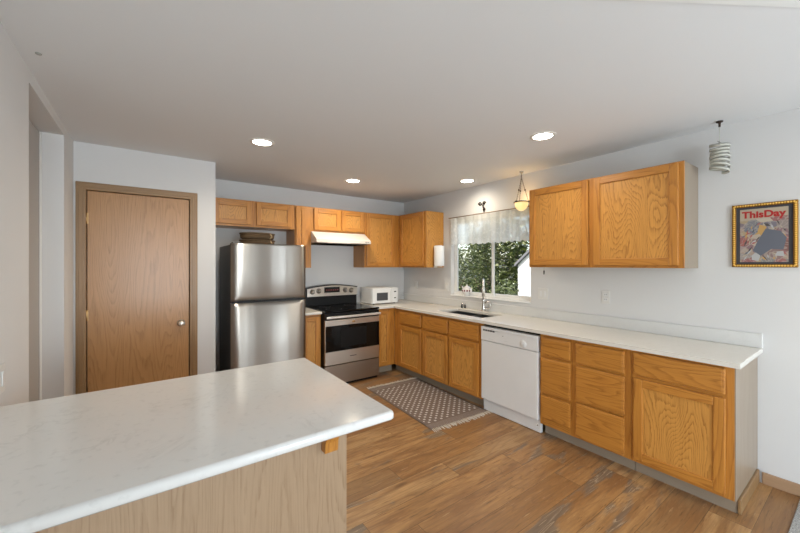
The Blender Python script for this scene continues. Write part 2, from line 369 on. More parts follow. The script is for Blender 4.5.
# ------------------------------------------------------------ mesh helpers
class MB:
    """collects shapes (world or local coordinates) into ONE mesh"""
    def __init__(s): s.bm = bmesh.new()
    def _tag(s, old, mi, smooth):
        for f in s.bm.faces:
            if f not in old: f.material_index = mi; f.smooth = smooth
    def box(s, x0, x1, y0, y1, z0, z1, bev=0, mi=0, seg=2, M=None):
        old = set(s.bm.faces)
        r = bmesh.ops.create_cube(s.bm, size=1); vs = r['verts']
        for v in vs: v.co = Vector(((x0+x1)/2+v.co.x*(x1-x0), (y0+y1)/2+v.co.y*(y1-y0), (z0+z1)/2+v.co.z*(z1-z0)))
        if bev:
            es = list({e for v in vs for e in v.link_edges})
            bmesh.ops.bevel(s.bm, geom=es, offset=bev, segments=seg, profile=.5, affect='EDGES')
        if M is not None:
            nv = {v for f in s.bm.faces if f not in old for v in f.verts}
            for v in nv: v.co = M @ v.co
        s._tag(old, mi, False); return s
    def prism(s, pts, axis, a, b, mi=0, bev=0, smooth=False):
        """pts: 2-D outline in the two other axes (in xyz order), extruded along axis from a to b"""
        old = set(s.bm.faces); i = 'xyz'.index(axis); o = [k for k in range(3) if k != i]
        def P(p, t):
            c = [0, 0, 0]; c[i] = t; c[o[0]] = p[0]; c[o[1]] = p[1]; return c
        A = [s.bm.verts.new(P(p, a)) for p in pts]; B = [s.bm.verts.new(P(p, b)) for p in pts]
        n = len(pts); fs = [s.bm.faces.new(A), s.bm.faces.new(B[::-1])]
        for k in range(n): fs.append(s.bm.faces.new((A[k], B[k], B[(k+1) % n], A[(k+1) % n])))
        bmesh.ops.recalc_face_normals(s.bm, faces=fs)
        if bev: bmesh.ops.bevel(s.bm, geom=list({e for f in fs for e in f.edges}), offset=bev, segments=2, profile=.5, affect='EDGES')
        s._tag(old, mi, smooth); return s
    def lathe(s, prof, c=(0, 0, 0), n=24, mi=0, sx=1, sy=1, M=None, smooth=True):
        old = set(s.bm.faces); rings = []
        for r, z in prof:
            if r < 1e-6: rings.append([s.bm.verts.new((0, 0, z))])
            else: rings.append([s.bm.verts.new((r*sx*cos(2*pi*k/n), r*sy*sin(2*pi*k/n), z)) for k in range(n)])
        fs = []
        for a, b in zip(rings, rings[1:]):
            for k in range(n):
                k2 = (k+1) % n
                if len(a) == 1 and len(b) == 1: continue
                if len(a) == 1: fs.append(s.bm.faces.new((a[0], b[k], b[k2])))
                elif len(b) == 1: fs.append(s.bm.faces.new((a[k], b[0], a[k2])))
                else: fs.append(s.bm.faces.new((a[k], b[k], b[k2], a[k2])))
        bmesh.ops.recalc_face_normals(s.bm, faces=fs)
        X = Matrix.Translation(c) @ (M if M is not None else Matrix())
        for r in rings:
            for v in r: v.co = X @ v.co
        s._tag(old, mi, smooth); return s
    def tube(s, pts, r, n=8, mi=0, closed=False, cap=True):
        old = set(s.bm.faces); pts = [Vector(p) for p in pts]; rings = []; m = len(pts)
        rr = r if isinstance(r, (list, tuple)) else [r]*m
        prev = None
        for i, p in enumerate(pts):
            if closed: t = pts[(i+1) % m]-pts[i-1]
            else: t = pts[min(i+1, m-1)]-pts[max(i-1, 0)]
            t.normalize()
            u = (prev - t*prev.dot(t)) if prev is not None else t.orthogonal()
            if u.length < 1e-6: u = t.orthogonal()
            u.normalize(); prev = u; w = t.cross(u)
            rings.append([s.bm.verts.new(p+(u*cos(2*pi*k/n)+w*sin(2*pi*k/n))*rr[i]) for k in range(n)])
        fs = []
        for i in range(m if closed else m-1):
            a, b = rings[i], rings[(i+1) % m]
            for k in range(n): fs.append(s.bm.faces.new((a[k], a[(k+1) % n], b[(k+1) % n], b[k])))
        if not closed and cap: fs += [s.bm.faces.new(rings[0]), s.bm.faces.new(rings[-1])]
        bmesh.ops.recalc_face_normals(s.bm, faces=fs)
        s._tag(old, mi, True); return s
    def quad(s, pts, mi=0):
        f = s.bm.faces.new([s.bm.verts.new(p) for p in pts]); f.material_index = mi; return s
    def build(s, name, mats, parent=None, shift=None, label=None):
        me = bpy.data.meshes.new(name); s.bm.to_mesh(me); s.bm.free()
        if shift is not None: me.transform(Matrix.Translation(-Vector(shift)))
        for m in (mats if isinstance(mats, (list, tuple)) else [mats]): me.materials.append(m)
        o = bpy.data.objects.new(name, me); COL.objects.link(o)
        if parent is not None: o.parent = parent
        if label: o['label'] = label
        return o
def tag(o, label, cat, group=None, kind=None):
    if label: o['label'] = label
    if cat: o['category'] = cat
    if group: o['group'] = group
    if kind: o['kind'] = kind
    return o
def thing(name, label, cat, loc=(0, 0, 0), rz=0, group=None):
    o = bpy.data.objects.new(name, None); COL.objects.link(o); o.location = loc; o.rotation_euler = (0, 0, rz)
    o.empty_display_size = .1
    return tag(o, label, cat, group)
def struct(name, mb, mat, parent=None):
    o = mb.build(name, mat, parent)
    if parent is None: o['kind'] = 'structure'
    return o
def copy_tree(o, parent=None):
    c = o.copy(); COL.objects.link(c)
    if parent is not None: c.parent = parent
    for ch in list(o.children): copy_tree(ch, c)
    return c

# ------------------------------------------------------------ the room
T = .14
struct('floor', MB().box(XL-.4, XR+T, YR-T, YB+T, -.1, 0), M['floor'])
tag(MB().box(XL+.002, XR-.016, YR+.02, .302, 0.0005, .012, .004).build('carpet', M['carpet']), 'grey speckled carpet starting at the floor edge, bottom right corner', 'carpet')
cl = struct('ceiling', MB().box(XL-.4, XR+T, YR-T, YB+T, ZC, ZC+.12), M['ceil'])
# slim ceiling edge trim running diagonally above the camera's right
d = Vector((2.05-1.606, .187-.472, 0)).normalized(); nrm = Vector((d.y, -d.x, 0))
a = Vector((1.606, .472, 0))-d*1.2; b = Vector((2.05, .187, 0))+d*1.5
b = a+d*((XR-.005-a.x)/d.x)
if nrm.y > 0: nrm = -nrm
mb = MB()
P4 = [a, b, b+nrm*.02, a+nrm*.02]
mb.prism([(p.x, p.y) for p in (a, b, Vector((b.x, b.y-.05, 0)), a+nrm*.05)], 'z', ZC-.004, ZC-.0005)
struct('trim_1', mb, M['trimwhite'])
# left wall with the recessed doorway (y 2.54 .. 3.45, header at 2.41)
mb = MB()
mb.box(XL-T, XL, YR-T, -3.6, 0, ZC); mb.box(XL-T, XL, -.4, 2.545, 0, ZC); mb.box(XL-T, XL, -3.6, -.4, 0, .12); mb.box(XL-T, XL, -3.6, -.4, 2.3, ZC); mb.box(XL-T, XL, 3.449, YB+T, 0, ZC); mb.box(XL-T, XL, 2.545, 3.449, 2.412, ZC)
struct('wall_left', mb, M['wall'])
d2 = struct('door_2', MB().box(XL-T-.005, XL-.118, 2.56, 3.434, .01, 2.40, .002), M['door_grey'])
struct('door_edge', MB().box(XL-.1175, XL-.112, 3.405, 3.447, 0.01, 2.40, .001), M['trimwhite'], d2)
# pantry wall
mb = MB()
dl, dr, dt = -.418, .31, 2.096
mb.box(XL, dl-.012, YP, YP+.12, 0, ZC); mb.box(dr+.012, XPE, YP, YP+.12, 0, ZC); mb.box(dl-.012, dr+.012, YP, YP+.12, dt+.012, ZC)
mb.box(XPE-.11, XPE, YP+.12, YB, 0, ZC)
struct('wall_pantry', mb, M['wall'])
struct('wall_back', MB().box(XL-T, XR+T, YB, YB+T, 0, ZC), M['wall'])
# right wall with window opening and an invented rear opening for fill light
WY0, WY1, WZ0, WZ1 = 2.238, 3.478, 1.056, 2.10
mb = MB()
T = .118
mb.box(XR, XR+T, WY1, YB, 0, ZC); mb.box(XR, XR+T, -1.55, WY0, 0, ZC); mb.box(XR, XR+T, WY0, WY1, 0, WZ0); mb.box(XR, XR+T, WY0, WY1, WZ1, ZC)
mb.box(XR, XR+T, YR-T, -2.45, 0, ZC); mb.box(XR, XR+T, -2.45, -1.55, 0, .5); mb.box(XR, XR+T, -2.45, -1.55, 2.15, ZC)
struct('wall_right', mb, M['wall'])
T = .14
mb = MB(); mb.box(XL-T, -.4, YR-T, YR, 0, ZC); mb.box(1.2, XR+T, YR-T, YR, 0, ZC); mb.box(-.4, 1.2, YR-T, YR, 2.3, ZC); mb.box(-.4, 1.2, YR-T, YR, 0, .15)
struct('wall_rear', mb, M['wall'])
# baseboards
def bb(name, x0, x1, y0, y1):
    struct(name, MB().box(x0, x1, y0, y1, 0.0, .078, .004), M['baseboard'])
bb('baseboard_right', XR-.014, XR, YR+.02, .475)
bb('baseboard_left', XL, XL+.012, -.39, 1.39)
struct('baseboard_pantry', MB().box(.378, XPE-.001, YP-.012, YP, 0, .078, .004), M['baseboard'])
# pantry door
D1 = struct('door_1', MB().box(dl+.004, dr-.004, YP+.006, YP+.041, .012, dt-.004, .002), M['door_oak'])
D1['label'] = 'flush oak veneer door'
mb = MB()
for x0, x1 in ((dl-.066, dl-.002), (dr+.002, dr+.066)):
    mb.box(x0, x1, YP-.014, YP-.0002, 0, dt+.062, .005); 
    mb.box(x0+.018, x1-.018, YP-.019, YP-.012, 0, dt+.04, .003)
mb.box(dl-.014, dl-.001, YP-.002, YP+.05, 0, dt+.012); mb.box(dr+.001, dr+.014, YP-.002, YP+.05, 0, dt+.012)
mb.box(dl-.066, dr+.066, YP-.015, YP-.0002, dt, dt+.064, .005, mi=1); mb.box(dl-.04, dr+.04, YP-.020, YP-.012, dt+.02, dt+.046, .003, mi=1)
mb.box(dl, dr, YP+.0, YP+.05, dt, dt+.012, mi=1)
struct('door_casing', mb, [M['casing'], M['casing_x']], D1)
rot = Matrix.Rotation(pi/2, 4, 'X')
k = MB().lathe([(0, .0), (.033, 0), (.034, .004), (.012, .008), (.011, .03), (.022, .038), (.028, .05), (.024, .062), (.0, .067)], (.243, YP+.006, .934), 20, M=rot)
struct('door_knob', k, M['nickel_light'], D1)
for z in (1.864, .25, 1.06):
    h = MB(); h.tube([(dl-.001, YP+.002, z-.045), (dl-.001, YP+.002, z+.045)], .006, 8); h.box(dl, dl+.012, YP+.003, YP+.007, z-.045, z+.045)
    struct('hinge', h, M['brass'], D1)

# ------------------------------------------------------------ kitchen window
GX = XR+.085
mb = MB(); fw = .035
mb.box(GX-.025, GX+.03, WY0, WY1, WZ0, WZ0+fw, .004); mb.box(GX-.025, GX+.03, WY0, WY1, WZ1-fw, WZ1, .004)
mb.box(GX-.025, GX+.03, WY0, WY0+fw, WZ0+fw, WZ1-fw, .004); mb.box(GX-.025, GX+.03, WY1-fw, WY1, WZ0+fw, WZ1-fw, .004)
w1 = struct('window_1', mb, M['vinyl'])
def sash(y0, y1, x, nm):
    f = .03; m = MB()
    m.box(x-.012, x+.012, y0, y1, WZ0+fw-.003, WZ0+fw+f, .003); m.box(x-.012, x+.012, y0, y1, WZ1-fw-f, WZ1-fw+.003, .003)
    m.box(x-.012, x+.012, y0, y0+f, WZ0+fw+f, WZ1-fw-f, .003); m.box(x-.012, x+.012, y1-f, y1, WZ0+fw+f, WZ1-fw-f, .003)
    s_ = struct('window_sash', m, M['vinyl'], w1)
    struct('window_pane', MB().box(x-.003, x+.003, y0+f-.004, y1-f+.004, WZ0+fw+f-.004, WZ1-fw-f+.004), M['glass'], s_)
sash(2.795, WY1-fw+.003, GX-.010, 'a'); sash(WY0+fw-.003, 2.85, GX+.014, 'b')
struct('window_sill', MB().box(XR-.018, GX-.026, WY0+.001, WY1-.001, WZ0-.0, WZ0+.012, .003), M['trimwhite'], w1)
# invented window frames behind the camera, added to go with the fill lights
def glazed(name, cx, cy, along, w, z0, z1):
    m = MB(); f = .06
    def bx(a0, a1, z0_, z1_):
        if along == 'x': m.box(a0, a1, cy-.03, cy+.03, z0_, z1_, .004)
        else: m.box(cx-.03, cx+.03, a0, a1, z0_, z1_, .004)
    c = cx if along == 'x' else cy
    bx(c-w/2, c+w/2, z0, z0+f); bx(c-w/2, c+w/2, z1-f, z1)
    for t in (c-w/2, c-f/2, c+w/2-f): bx(t, t+f, z0+f, z1-f)
    return struct(name, m, M['vinyl'])
glazed('added_window_2', .4, YR-.07, 'x', 1.6, .15, 2.3)
struct('added_door_3', MB().box(2.82, 3.26, YR+.0005, YR+.04, .0, 2.1, .004), M['oak_v'])  # unseen oak door, invented to give the refrigerator a warm reflection
light('added_door_spot', 'SPOT', (3.03, YR+.55, ZC-.03), (0, -.35, -1), 40, (1, .78, .48), spot_size=radians(80), spot_blend=.5, shadow_soft_size=.06)  # added warm spot to light the unseen door; no fixture here
glazed('added_window_3', XR+.06, -2.0, 'y', .9, .5, 2.15)
glazed('added_window_4', XL-.07, -2.0, 'y', 3.2, .12, 2.3)

# ------------------------------------------------------------ cabinets (built facing -y, x to the right)
def door_mesh(x0, x1, z0, z1, y, parent, st=.055, th=.022, panel='oak_panel'):
    """frame-and-panel door: stiles upright grain, rails level grain, recessed flat panel"""
    m = MB()
    m.box(x0, x0+st, y-th, y, z0, z1, .0045); m.box(x1-st, x1, y-th, y, z0, z1, .0045)
    m.box(x0+st-.001, x1-st+.001, y-th, y, z0, z0+st, .0035, mi=1); m.box(x0+st-.001, x1-st+.001, y-th, y, z1-st, z1, .0035, mi=1)
    d = m.build('door', [M['oak_v'], M['oak_x']], parent)
    MB().box(x0+st-.006, x1-st+.006, y-th+.012, y-.001, z0+st-.006, z1-st+.006).build('panel', M[panel], d)
    return d
def drawer_mesh(x0, x1, z0, z1, y, parent):
    m = MB(); m.box(x0, x1, y-.022, y, z0, z1, .006, seg=2)
    m.box(x0+.012, x1-.012, y-.0235, y-.018, z0+.012, z1-.012, .003)
    return m.build('drawer_front', M['oak_x'], parent)
def face_frame(W_, z0, z1, y, parent, cols, rails, st=.03):
    """cols: list of (x0,x1) stile spans; rails: list of (z0,z1,x0,x1)"""
    m = MB()
    for a_, b_ in cols: m.box(a_, b_, y, y+.019, z0, z1, .001)
    for r0, r1, a_, b_ in rails: m.box(a_, b_, y+.0004, y+.0186, r0, r1, .0, mi=1)
    return m.build('face_frame', [M['oak_v'], M['oak_x']], parent)
def cabinet(name, label, loc, rz, W_, D, z0, z1, doors=(), drawers=(), stiles=(), rails=(), toe=None, side='oak_side', group=None, endpanel=None, panel='oak_panel'):
    t = thing(name, label, 'cabinet', loc, rz, group)
    if name == 'base_cabinet':                                   # open box: sides, back, bottom
        m = MB(); m.box(.0012, .018, .0195, D-.001, z0, z1-.0005); m.box(W_-.018, W_-.0012, .0195, D-.001, z0, z1-.0005)
        m.box(.018, W_-.018, D-.012, D-.001, z0, z1-.0005); m.box(.018, W_-.018, .0195, D-.012, z0, z0+.016)
        m.box(.018, W_-.018, .0195, .024, z0+.016, z1-.0005)
        m.build('carcass', M[side], t)
    else: MB().box(0.0012, W_-.0012, .019, D-.001, z0, z1-.0005).build('carcass', M[side], t)
    face_frame(W_, z0, z1-.0005, 0, t, stiles, rails)
    # dark recess behind the gaps
    for d_ in doors: door_mesh(*d_, -.0005, t, panel=panel)
    for d_ in drawers: drawer_mesh(*d_, -.0005, t)
    if toe: MB().box(0.0012-toe[0], W_-.0012+toe[1], .072, D-.02, 0, z0-.0005).build('toe_kick', M['toe'], t)
    if endpanel:
        endpanel(t)
    return t
XF, YF, BZ0, BZ1 = XR-.61, YB-.61, .10, .885       # base fronts
R90 = -pi/2
def RY(y0, *ys): return [y0-y for y in ys]
def rails_for(W_, zs, x0=.02, x1=None): return [(a_, b_, x0, (x1 or W_-.02)) for a_, b_ in zs]
# corner base on right run: y 3.96 -> 3.34
y0 = 3.9585
cabinet('base_cabinet', 'corner base cabinet with one door and drawer, left of the sink doors', (XF, y0, 0), R90, y0-3.342, .606, BZ0, BZ1,
        doors=[(y0-3.83, y0-3.365, .115, .665)], drawers=[(y0-3.83, y0-3.365, .69, .85)],
        stiles=[(0, .14), (y0-3.39, y0-3.342)], rails=rails_for(y0-3.342, [(BZ0, .14), (.655, .70), (.835, BZ1-.001)]), toe=(.072, 0))
y0 = 3.341
cabinet('base_cabinet', 'sink base cabinet with two doors, under the steel sink', (XF, y0, 0), R90, y0-2.398, .606, BZ0, BZ1,
        doors=[(y0-3.322, y0-2.888, .115, .665), (y0-2.862, y0-2.432, .115, .665)], drawers=[(y0-3.322, y0-2.888, .69, .85), (y0-2.862, y0-2.432, .69, .85)],
        stiles=[(0, .045), (y0-2.91, y0-2.84), (y0-2.45, y0-2.398)], rails=rails_for(y0-2.398, [(BZ0, .14), (.655, .70), (.835, BZ1-.001)]), toe=(0, 0))
y0 = 1.742
cabinet('base_cabinet', 'drawer cabinet with two stacks of three drawers, right of the white dishwasher', (XF, y0, 0), R90, y0-1.037, .606, BZ0, BZ1,
        drawers=[(.016, y0-1.468, .705, .858), (.016, y0-1.468, .385, .68), (.016, y0-1.468, .165, .36),
                 (y0-1.425, y0-1.075, .70, .858), (y0-1.425, y0-1.075, .405, .68), (y0-1.425, y0-1.075, .115, .385)],
        stiles=[(0, .03), (y0-1.485, y0-1.41), (y0-1.09, y0-1.037)],
        rails=[(BZ0, .18, .02, .30), (.35, .40, .02, .30), (.67, .715, .02, .30), (.845, BZ1-.001, .02, .68), (BZ0, .13, .3, .68), (.375, .415, .3, .68), (.67, .71, .3, .68)], toe=(0, 0))
y0 = 1.036
def endp(t):
    W_ = y0-.502
    MB().box(W_-.001, W_+.005, .0005, .604, BZ0-.003, BZ1-.001).build('end_panel', M['taupe_side'], t, label='grey-beige wood-look end panel')
    MB().box(W_+.0, W_+.016, .065, .596, 0, .09, .004).build('end_baseboard', M['casing'], t)
cabinet('base_cabinet', 'end base cabinet with one wide drawer over one wide door', (XF, y0, 0), R90, y0-.502, .606, BZ0, BZ1,
        doors=[(.018, y0-.54, .125, .69)], drawers=[(.018, y0-.54, .715, .868)],
        stiles=[(0, .03), (y0-.555, y0-.502)], rails=rails_for(y0-.502, [(BZ0, .14), (.68, .725), (.855, BZ1-.001)]), toe=(0, 0), endpanel=endp)
# back wall bases
cabinet('base_cabinet', 'narrow oak base cabinet between the oven and the room corner', (2.462, YF, 0), 0, XF-2.462-.001, .606, BZ0, BZ1,
        doors=[(.02, .215, .115, .86)], stiles=[(0, .03), (.20, XF-2.462-.001)], rails=rails_for(XF-2.462, [(BZ0, .13), (.85, BZ1-.001)]), toe=(0, .0))
cabinet('base_cabinet', 'narrow oak base cabinet between the refrigerator and the oven', (1.43, YF, 0), 0, .25, .606, BZ0, BZ1,
        doors=[(.022, .228, .115, .86)], stiles=[(0, .03), (.22, .25)], rails=rails_for(.25, [(BZ0, .13), (.85, BZ1-.001)]), toe=(0, 0))

# uppers
UY, UX = YB-.33, XR-.33
UT = 2.213
def upper(label, loc, rz, W_, z0, doors, stiles, D=.327, side='oak_side', gr=None, st=.05):
    return cabinet('wall_cabinet', label, loc, rz, W_, D, z0, UT, doors=doors, stiles=stiles,
                   rails=rails_for(W_, [(z0, z0+.035), (UT-.035, UT-.001)], .02), side=side, group=gr)
upper('short two-door oak wall cabinet above the refrigerator', (XPE+.003, UY, 0), 0, 1.456-XPE-.004, 1.912,
      [(.03, .42, 1.935, UT-.022), (.472, .882, 1.935, UT-.022)], [(0, .04), (.40, .49), (.87, 1.456-XPE-.004)])
upper('tall very narrow oak wall cabinet between refrigerator and hood', (1.457, UY, 0), 0, .21, 1.44,
      [(.012, .138, 1.465, UT-.012)], [(0, .025), (.125, .21)])
upper('short two-door oak wall cabinet directly above the range hood', (1.668, UY, 0), 0, .777, 1.905,
      [(.033, .40, 1.925, UT-.015), (.424, .765, 1.925, UT-.015)], [(0, .045), (.385, .44), (.75, .777)])
upper('tall one-door oak wall cabinet right of the hood above the microwave', (2.446, UY, 0), 0, UX-2.446-.001, 1.44,
      [(.025, .50, 1.462, UT-.015)], [(0, .035), (.48, UX-2.446-.001)])
t = upper('one-door oak wall cabinet in the room corner, left of the window', (UX, UY, 0), R90, UY-3.62, 1.44,
      [(.045, UY-3.655, 1.462, UT-.015)], [(0, .06), (UY-3.67, UY-3.62)], side='oak_panel')
upper('large two-door oak wall cabinet right of the window, left of the framed print', (UX, 2.038, 0), R90, 2.038-.813, 1.455,
      [(.018, 2.038-1.463, 1.475, UT-.012), (2.038-1.422, 2.038-.84, 1.475, UT-.012)], [(0, .03), (2.038-1.48, 2.038-1.41), (2.038-.855, 2.038-.813)], side='taupe_side')

# ------------------------------------------------------------ worktops
CT, CB = .915, .8855
XC, YC = XR-.650, YB-.645
SX0, SX1, SY0, SY1 = 2.875, 3.235, 2.49, 3.20            # sink cut-out
t = thing('countertop', 'cream L-shaped quartz countertop along the window wall with the sink', 'countertop', (XC, .472, CB))
m = MB()
EB = .005
def slab(poly_holes):
    pass
# grid cells joined into one solid, sink opening left free
xs = [XC, SX0, SX1, XR-.001]; ys = [.472, SY0, SY1, YC, YB-.001]
bm = m.bm; V = {}
def gv(x, y, z):
    k_ = (round(x, 4), round(y, 4), z)
    if k_ not in V: V[k_] = bm.verts.new((x, y, z))
    return V[k_]
cells = set()
for i in range(3):
    for j in range(4):
        if not (i == 1 and j == 1): cells.add((i, j))
XS = [2.457]+xs
cells = {(i+1, j) for i, j in cells} | {(0, 3)}
def isin(i, j): return (i, j) in cells
for (i, j) in cells:
    x0, x1, y0_, y1_ = XS[i], XS[i+1], ys[j], ys[j+1]
    bm.faces.new([gv(x0, y0_, CT), gv(x1, y0_, CT), gv(x1, y1_, CT), gv(x0, y1_, CT)])
    bm.faces.new([gv(x0, y1_, CB), gv(x1, y1_, CB), gv(x1, y0_, CB), gv(x0, y0_, CB)])
    for (di, dj, p, q) in ((-1, 0, (x0, y1_), (x0, y0_)), (1, 0, (x1, y0_), (x1, y1_)), (0, -1, (x0, y0_), (x1, y0_)), (0, 1, (x1, y1_), (x0, y1_))):
        if not isin(i+di, j+dj): bm.faces.new([gv(*p, CB), gv(*q, CB), gv(*q, CT), gv(*p, CT)])
bmesh.ops.recalc_face_normals(bm, faces=bm.faces)
es = [e for e in bm.edges if len(e.link_faces) == 2 and abs(e.link_faces[0].normal.z) + abs(e.link_faces[1].normal.z) == 1 and e.verts[0].co.z > .9]
bmesh.ops.bevel(bm, geom=es, offset=.006, segments=3, profile=.5, affect='EDGES')
SH = (XC, .472, CB)
m.build('worktop', M['counter'], t, SH)
m = MB(); m.box(XR-.022, XR-.001, .472, YB-.022, CT+.0004, 1.012, .003); m.box(2.457, XR-.0225, YB-.022, YB-.001, CT+.0004, 1.012, .003)
m.build('backsplash', M['splash'], t, SH)
t2 = thing('countertop', 'small cream countertop piece between the refrigerator and the oven', 'countertop', (1.425, YC, CB))
MB().box(1.425, 1.682, YC, YB-.001, CB, CT, .005).build('worktop', M['counter'], t2, (1.425, YC, CB))
MB().box(1.425, 1.682, YB-.022, YB-.001, CT+.0004, 1.012, .003).build('backsplash', M['splash'], t2, (1.425, YC, CB))

# sink: two undermount bowls
t = thing('sink', 'stainless steel double-bowl sink set into the countertop under the window', 'sink', (3.05, 2.845, .72))
def bowl(x0, x1, y0_, y1_, zb=.73):
    m = MB(); th = .006; zt = CB-.0005
    m.box(x0, x1, y0_, y1_, zb-th, zb, .002); m.box(x0-th, x0, y0_-th, y1_+th, zb-th, zt); m.box(x1, x1+th, y0_-th, y1_+th, zb-th, zt)
    m.box(x0, x1, y0_-th, y0_, zb-th, zt); m.box(x0, x1, y1_, y1_+th, zb-th, zt)
    o = m.build('basin', M['sinksteel'], t, (3.05, 2.845, .72))
    MB().lathe([(0, .004), (.02, .004), (.04, .003), (.042, 0)], ((x0+x1)/2, (y0_+y1_)/2, zb), 20).build('drain', M['chrome'], o, (3.05, 2.845, .72))
bowl(SX0+.006, SX1-.006, 2.805, SY1-.006); bowl(SX0+.006, SX1-.006, SY0+.006, 2.775)

# faucet: tall pull-down, neck turned toward the room
fx, fy = 3.292, 2.832
t = thing('faucet', 'tall brushed nickel pull-down faucet behind the sink', 'faucet', (fx, fy, CT))
SH = (0, 0, 0)
MB().lathe([(0, 0.0005), (.030, 0.0005), (.030, .006), (.022, .012), (.019, .03), (.018, .12), (.021, .135), (.018, .15), (0, .15)], n=20).build('body', M['chrome'], t)
dx, dy = -.76, -.65
pts = [(0, 0, .148)] + [(dx*(.075-.075*cos(a_)), dy*(.075-.075*cos(a_)), .30+.085*sin(a_)) for a_ in [pi*q/10 for q in range(0, 11)]]
MB().tube(pts, .0125, 12).build('neck', M['nickel_light'], t)
e = pts[-1]
MB().tube([e, (e[0], e[1], e[2]-.03), (e[0], e[1], e[2]-.10)], [.014, .017, .019], 12).build('spray_head', M['nickel_light'], t)
hp = [(.012, -.012, .10), (.03, -.045, .125), (.035, -.075, .105), (.03, -.082, .06), (.02, -.06, .035), (.01, -.02, .05)]
MB().tube(hp, [.008, .007, .007, .007, .007, .007], 8).build('lever', M['chrome'], t)

# small shakers by the backsplash
for i, yy in enumerate((3.222, 3.165)):
    t = thing('shaker', ('small dark shaker on the counter behind the sink, nearer the room corner', 'small dark shaker on the counter behind the sink, nearer the faucet')[i], 'shaker', (3.325, yy, CT), 0, 'two shakers behind the sink')
    MB().lathe([(0, .0005), (.012, .0005), (.013, .01), (.010, .045), (0, .045)], n=14).build('body', M['glassdark'], t)
    MB().lathe([(.0105, .0455), (.011, .058), (.006, .066), (0, .067)], n=14).build('lid', M['chrome'], t)

# ------------------------------------------------------------ dishwasher
t = thing('dishwasher', 'white built-in dishwasher between the sink cabinet and the drawers', 'dishwasher', (XF, 2.396, 0), R90)
Wd = 2.396-1.744
MB().box(.004, Wd-.004, .032, .60, .124, .868).build('tub', M['black'], t)
MB().box(.008, Wd-.008, -.022, .029, .125, .715, .006).build('door', M['white'], t)
m = MB(); m.box(.008, Wd-.008, -.026, .029, .719, .858, .006)
m.box(.16, Wd-.04, -.034, -.024, .832, .846, .004)
cp = m.build('control_panel', M['white'], t)
m = MB()
for q in range(5): m.box(.035+q*.030, .060+q*.030, -.0275, -.0255, .815, .832, .0)
m.build('button', M['slot'], cp, label='strip of grey push buttons')
MB().lathe([(0, .0), (.032, 0), (.032, .004), (.030, .007), (0, .008)], (.50, -.026, .765), 24, M=Matrix.Rotation(pi/2, 4, 'X')).build('dial', M['white'], cp)
MB().box(.1, .16, -.0268, -.0255, .742, .7445).build('marking', M['whitelow'], cp)
MB().box(.30, .34, -.0268, -.0255, .752, .7545).build('marking', M['whitelow'], cp)
MB().box(.27, .285, -.0268, -.0255, .795, .799).build('marking', M['slot'], cp)
MB().box(.006, Wd-.006, .018, .05, .004, .119, .002).build('kick_plate', M['white'], t)
MB().lathe([(0, 0), (.007, 0), (.007, .003), (0, .004)], (Wd-.035, .018, .065), 12, M=Matrix.Rotation(pi/2, 4, 'X')).build('screw', M['chrome'], t)

# ------------------------------------------------------------ range
RX0, RX1 = 1.690, 2.452
t = thing('range', 'stainless steel and black freestanding electric oven range', 'oven', (RX0, 3.87, 0))
SH = (RX0, 3.87, 0)
MB().box(RX0+.002, RX1-.002, 3.90, 4.52, .03, .898, .003).build('body', M['black'], t, SH)
MB().box(RX0, RX1, 3.862, 4.52, .899, .923, .006).build('cooktop', M['blackglass'], t, SH)
for cx_, cy_, r_ in ((1.88, 4.02, .10), (2.27, 4.02, .085), (1.88, 4.30, .075), (2.27, 4.30, .10)):
    MB().lathe([(r_-.003, 0), (r_-.003, .0006), (r_, .0006), (r_, 0)], (cx_, cy_, .9232), 40).build('burner_ring', M['darkgrey'], t, SH)
# oven door: steel frame + glass
m = MB(); m.box(RX0+.004, RX1-.004, 3.858, 3.899, .272, .812, .004)
od = m.build('oven_door', M['steel'], t, SH)
MB().box(RX0+.004, RX1-.004, 3.862, 3.899, .8125, .892, .002).build('door_top', M['black'], od, SH)
MB().box(RX0+.006, RX1-.006, 3.853, 3.858, .432, .742, .002).build('door_glass', M['blackglass'], od, SH)
MB().box(RX0+.20, RX1-.20, 3.8515, 3.853, .475, .70, .0005).build('oven_window', M['black'], od, SH)
MB().box(RX0+.33, RX0+.42, 3.8565, 3.858, .347, .355).build('badge', M['darkgrey'], od, SH)
MB().lathe([(0, 0), (.018, 0), (.018, .002), (0, .003)], (RX0+.38, 3.858, .775), 16, M=Matrix.Rotation(pi/2, 4, 'X') , sx=1.3, sy=.8).build('badge', M['brass'], od, SH)
m = MB(); m.box(RX0+.004, RX1-.004, 3.812, 3.830, .832, .862, .008, seg=3)
m.box(RX0+.03, RX0+.06, 3.828, 3.859, .836, .858, .003); m.box(RX1-.06, RX1-.03, 3.828, 3.859, .836, .858, .003)
m.build('handle', M['nickel_light'], od, SH)
MB().box(RX0+.004, RX1-.004, 3.859, 3.899, .035, .262, .004).build('storage_drawer', M['steel_dark'], t, SH)
MB().box(RX0+.01, RX1-.01, 3.90, 4.5, .0, .029).build('base', M['black'], t, SH)
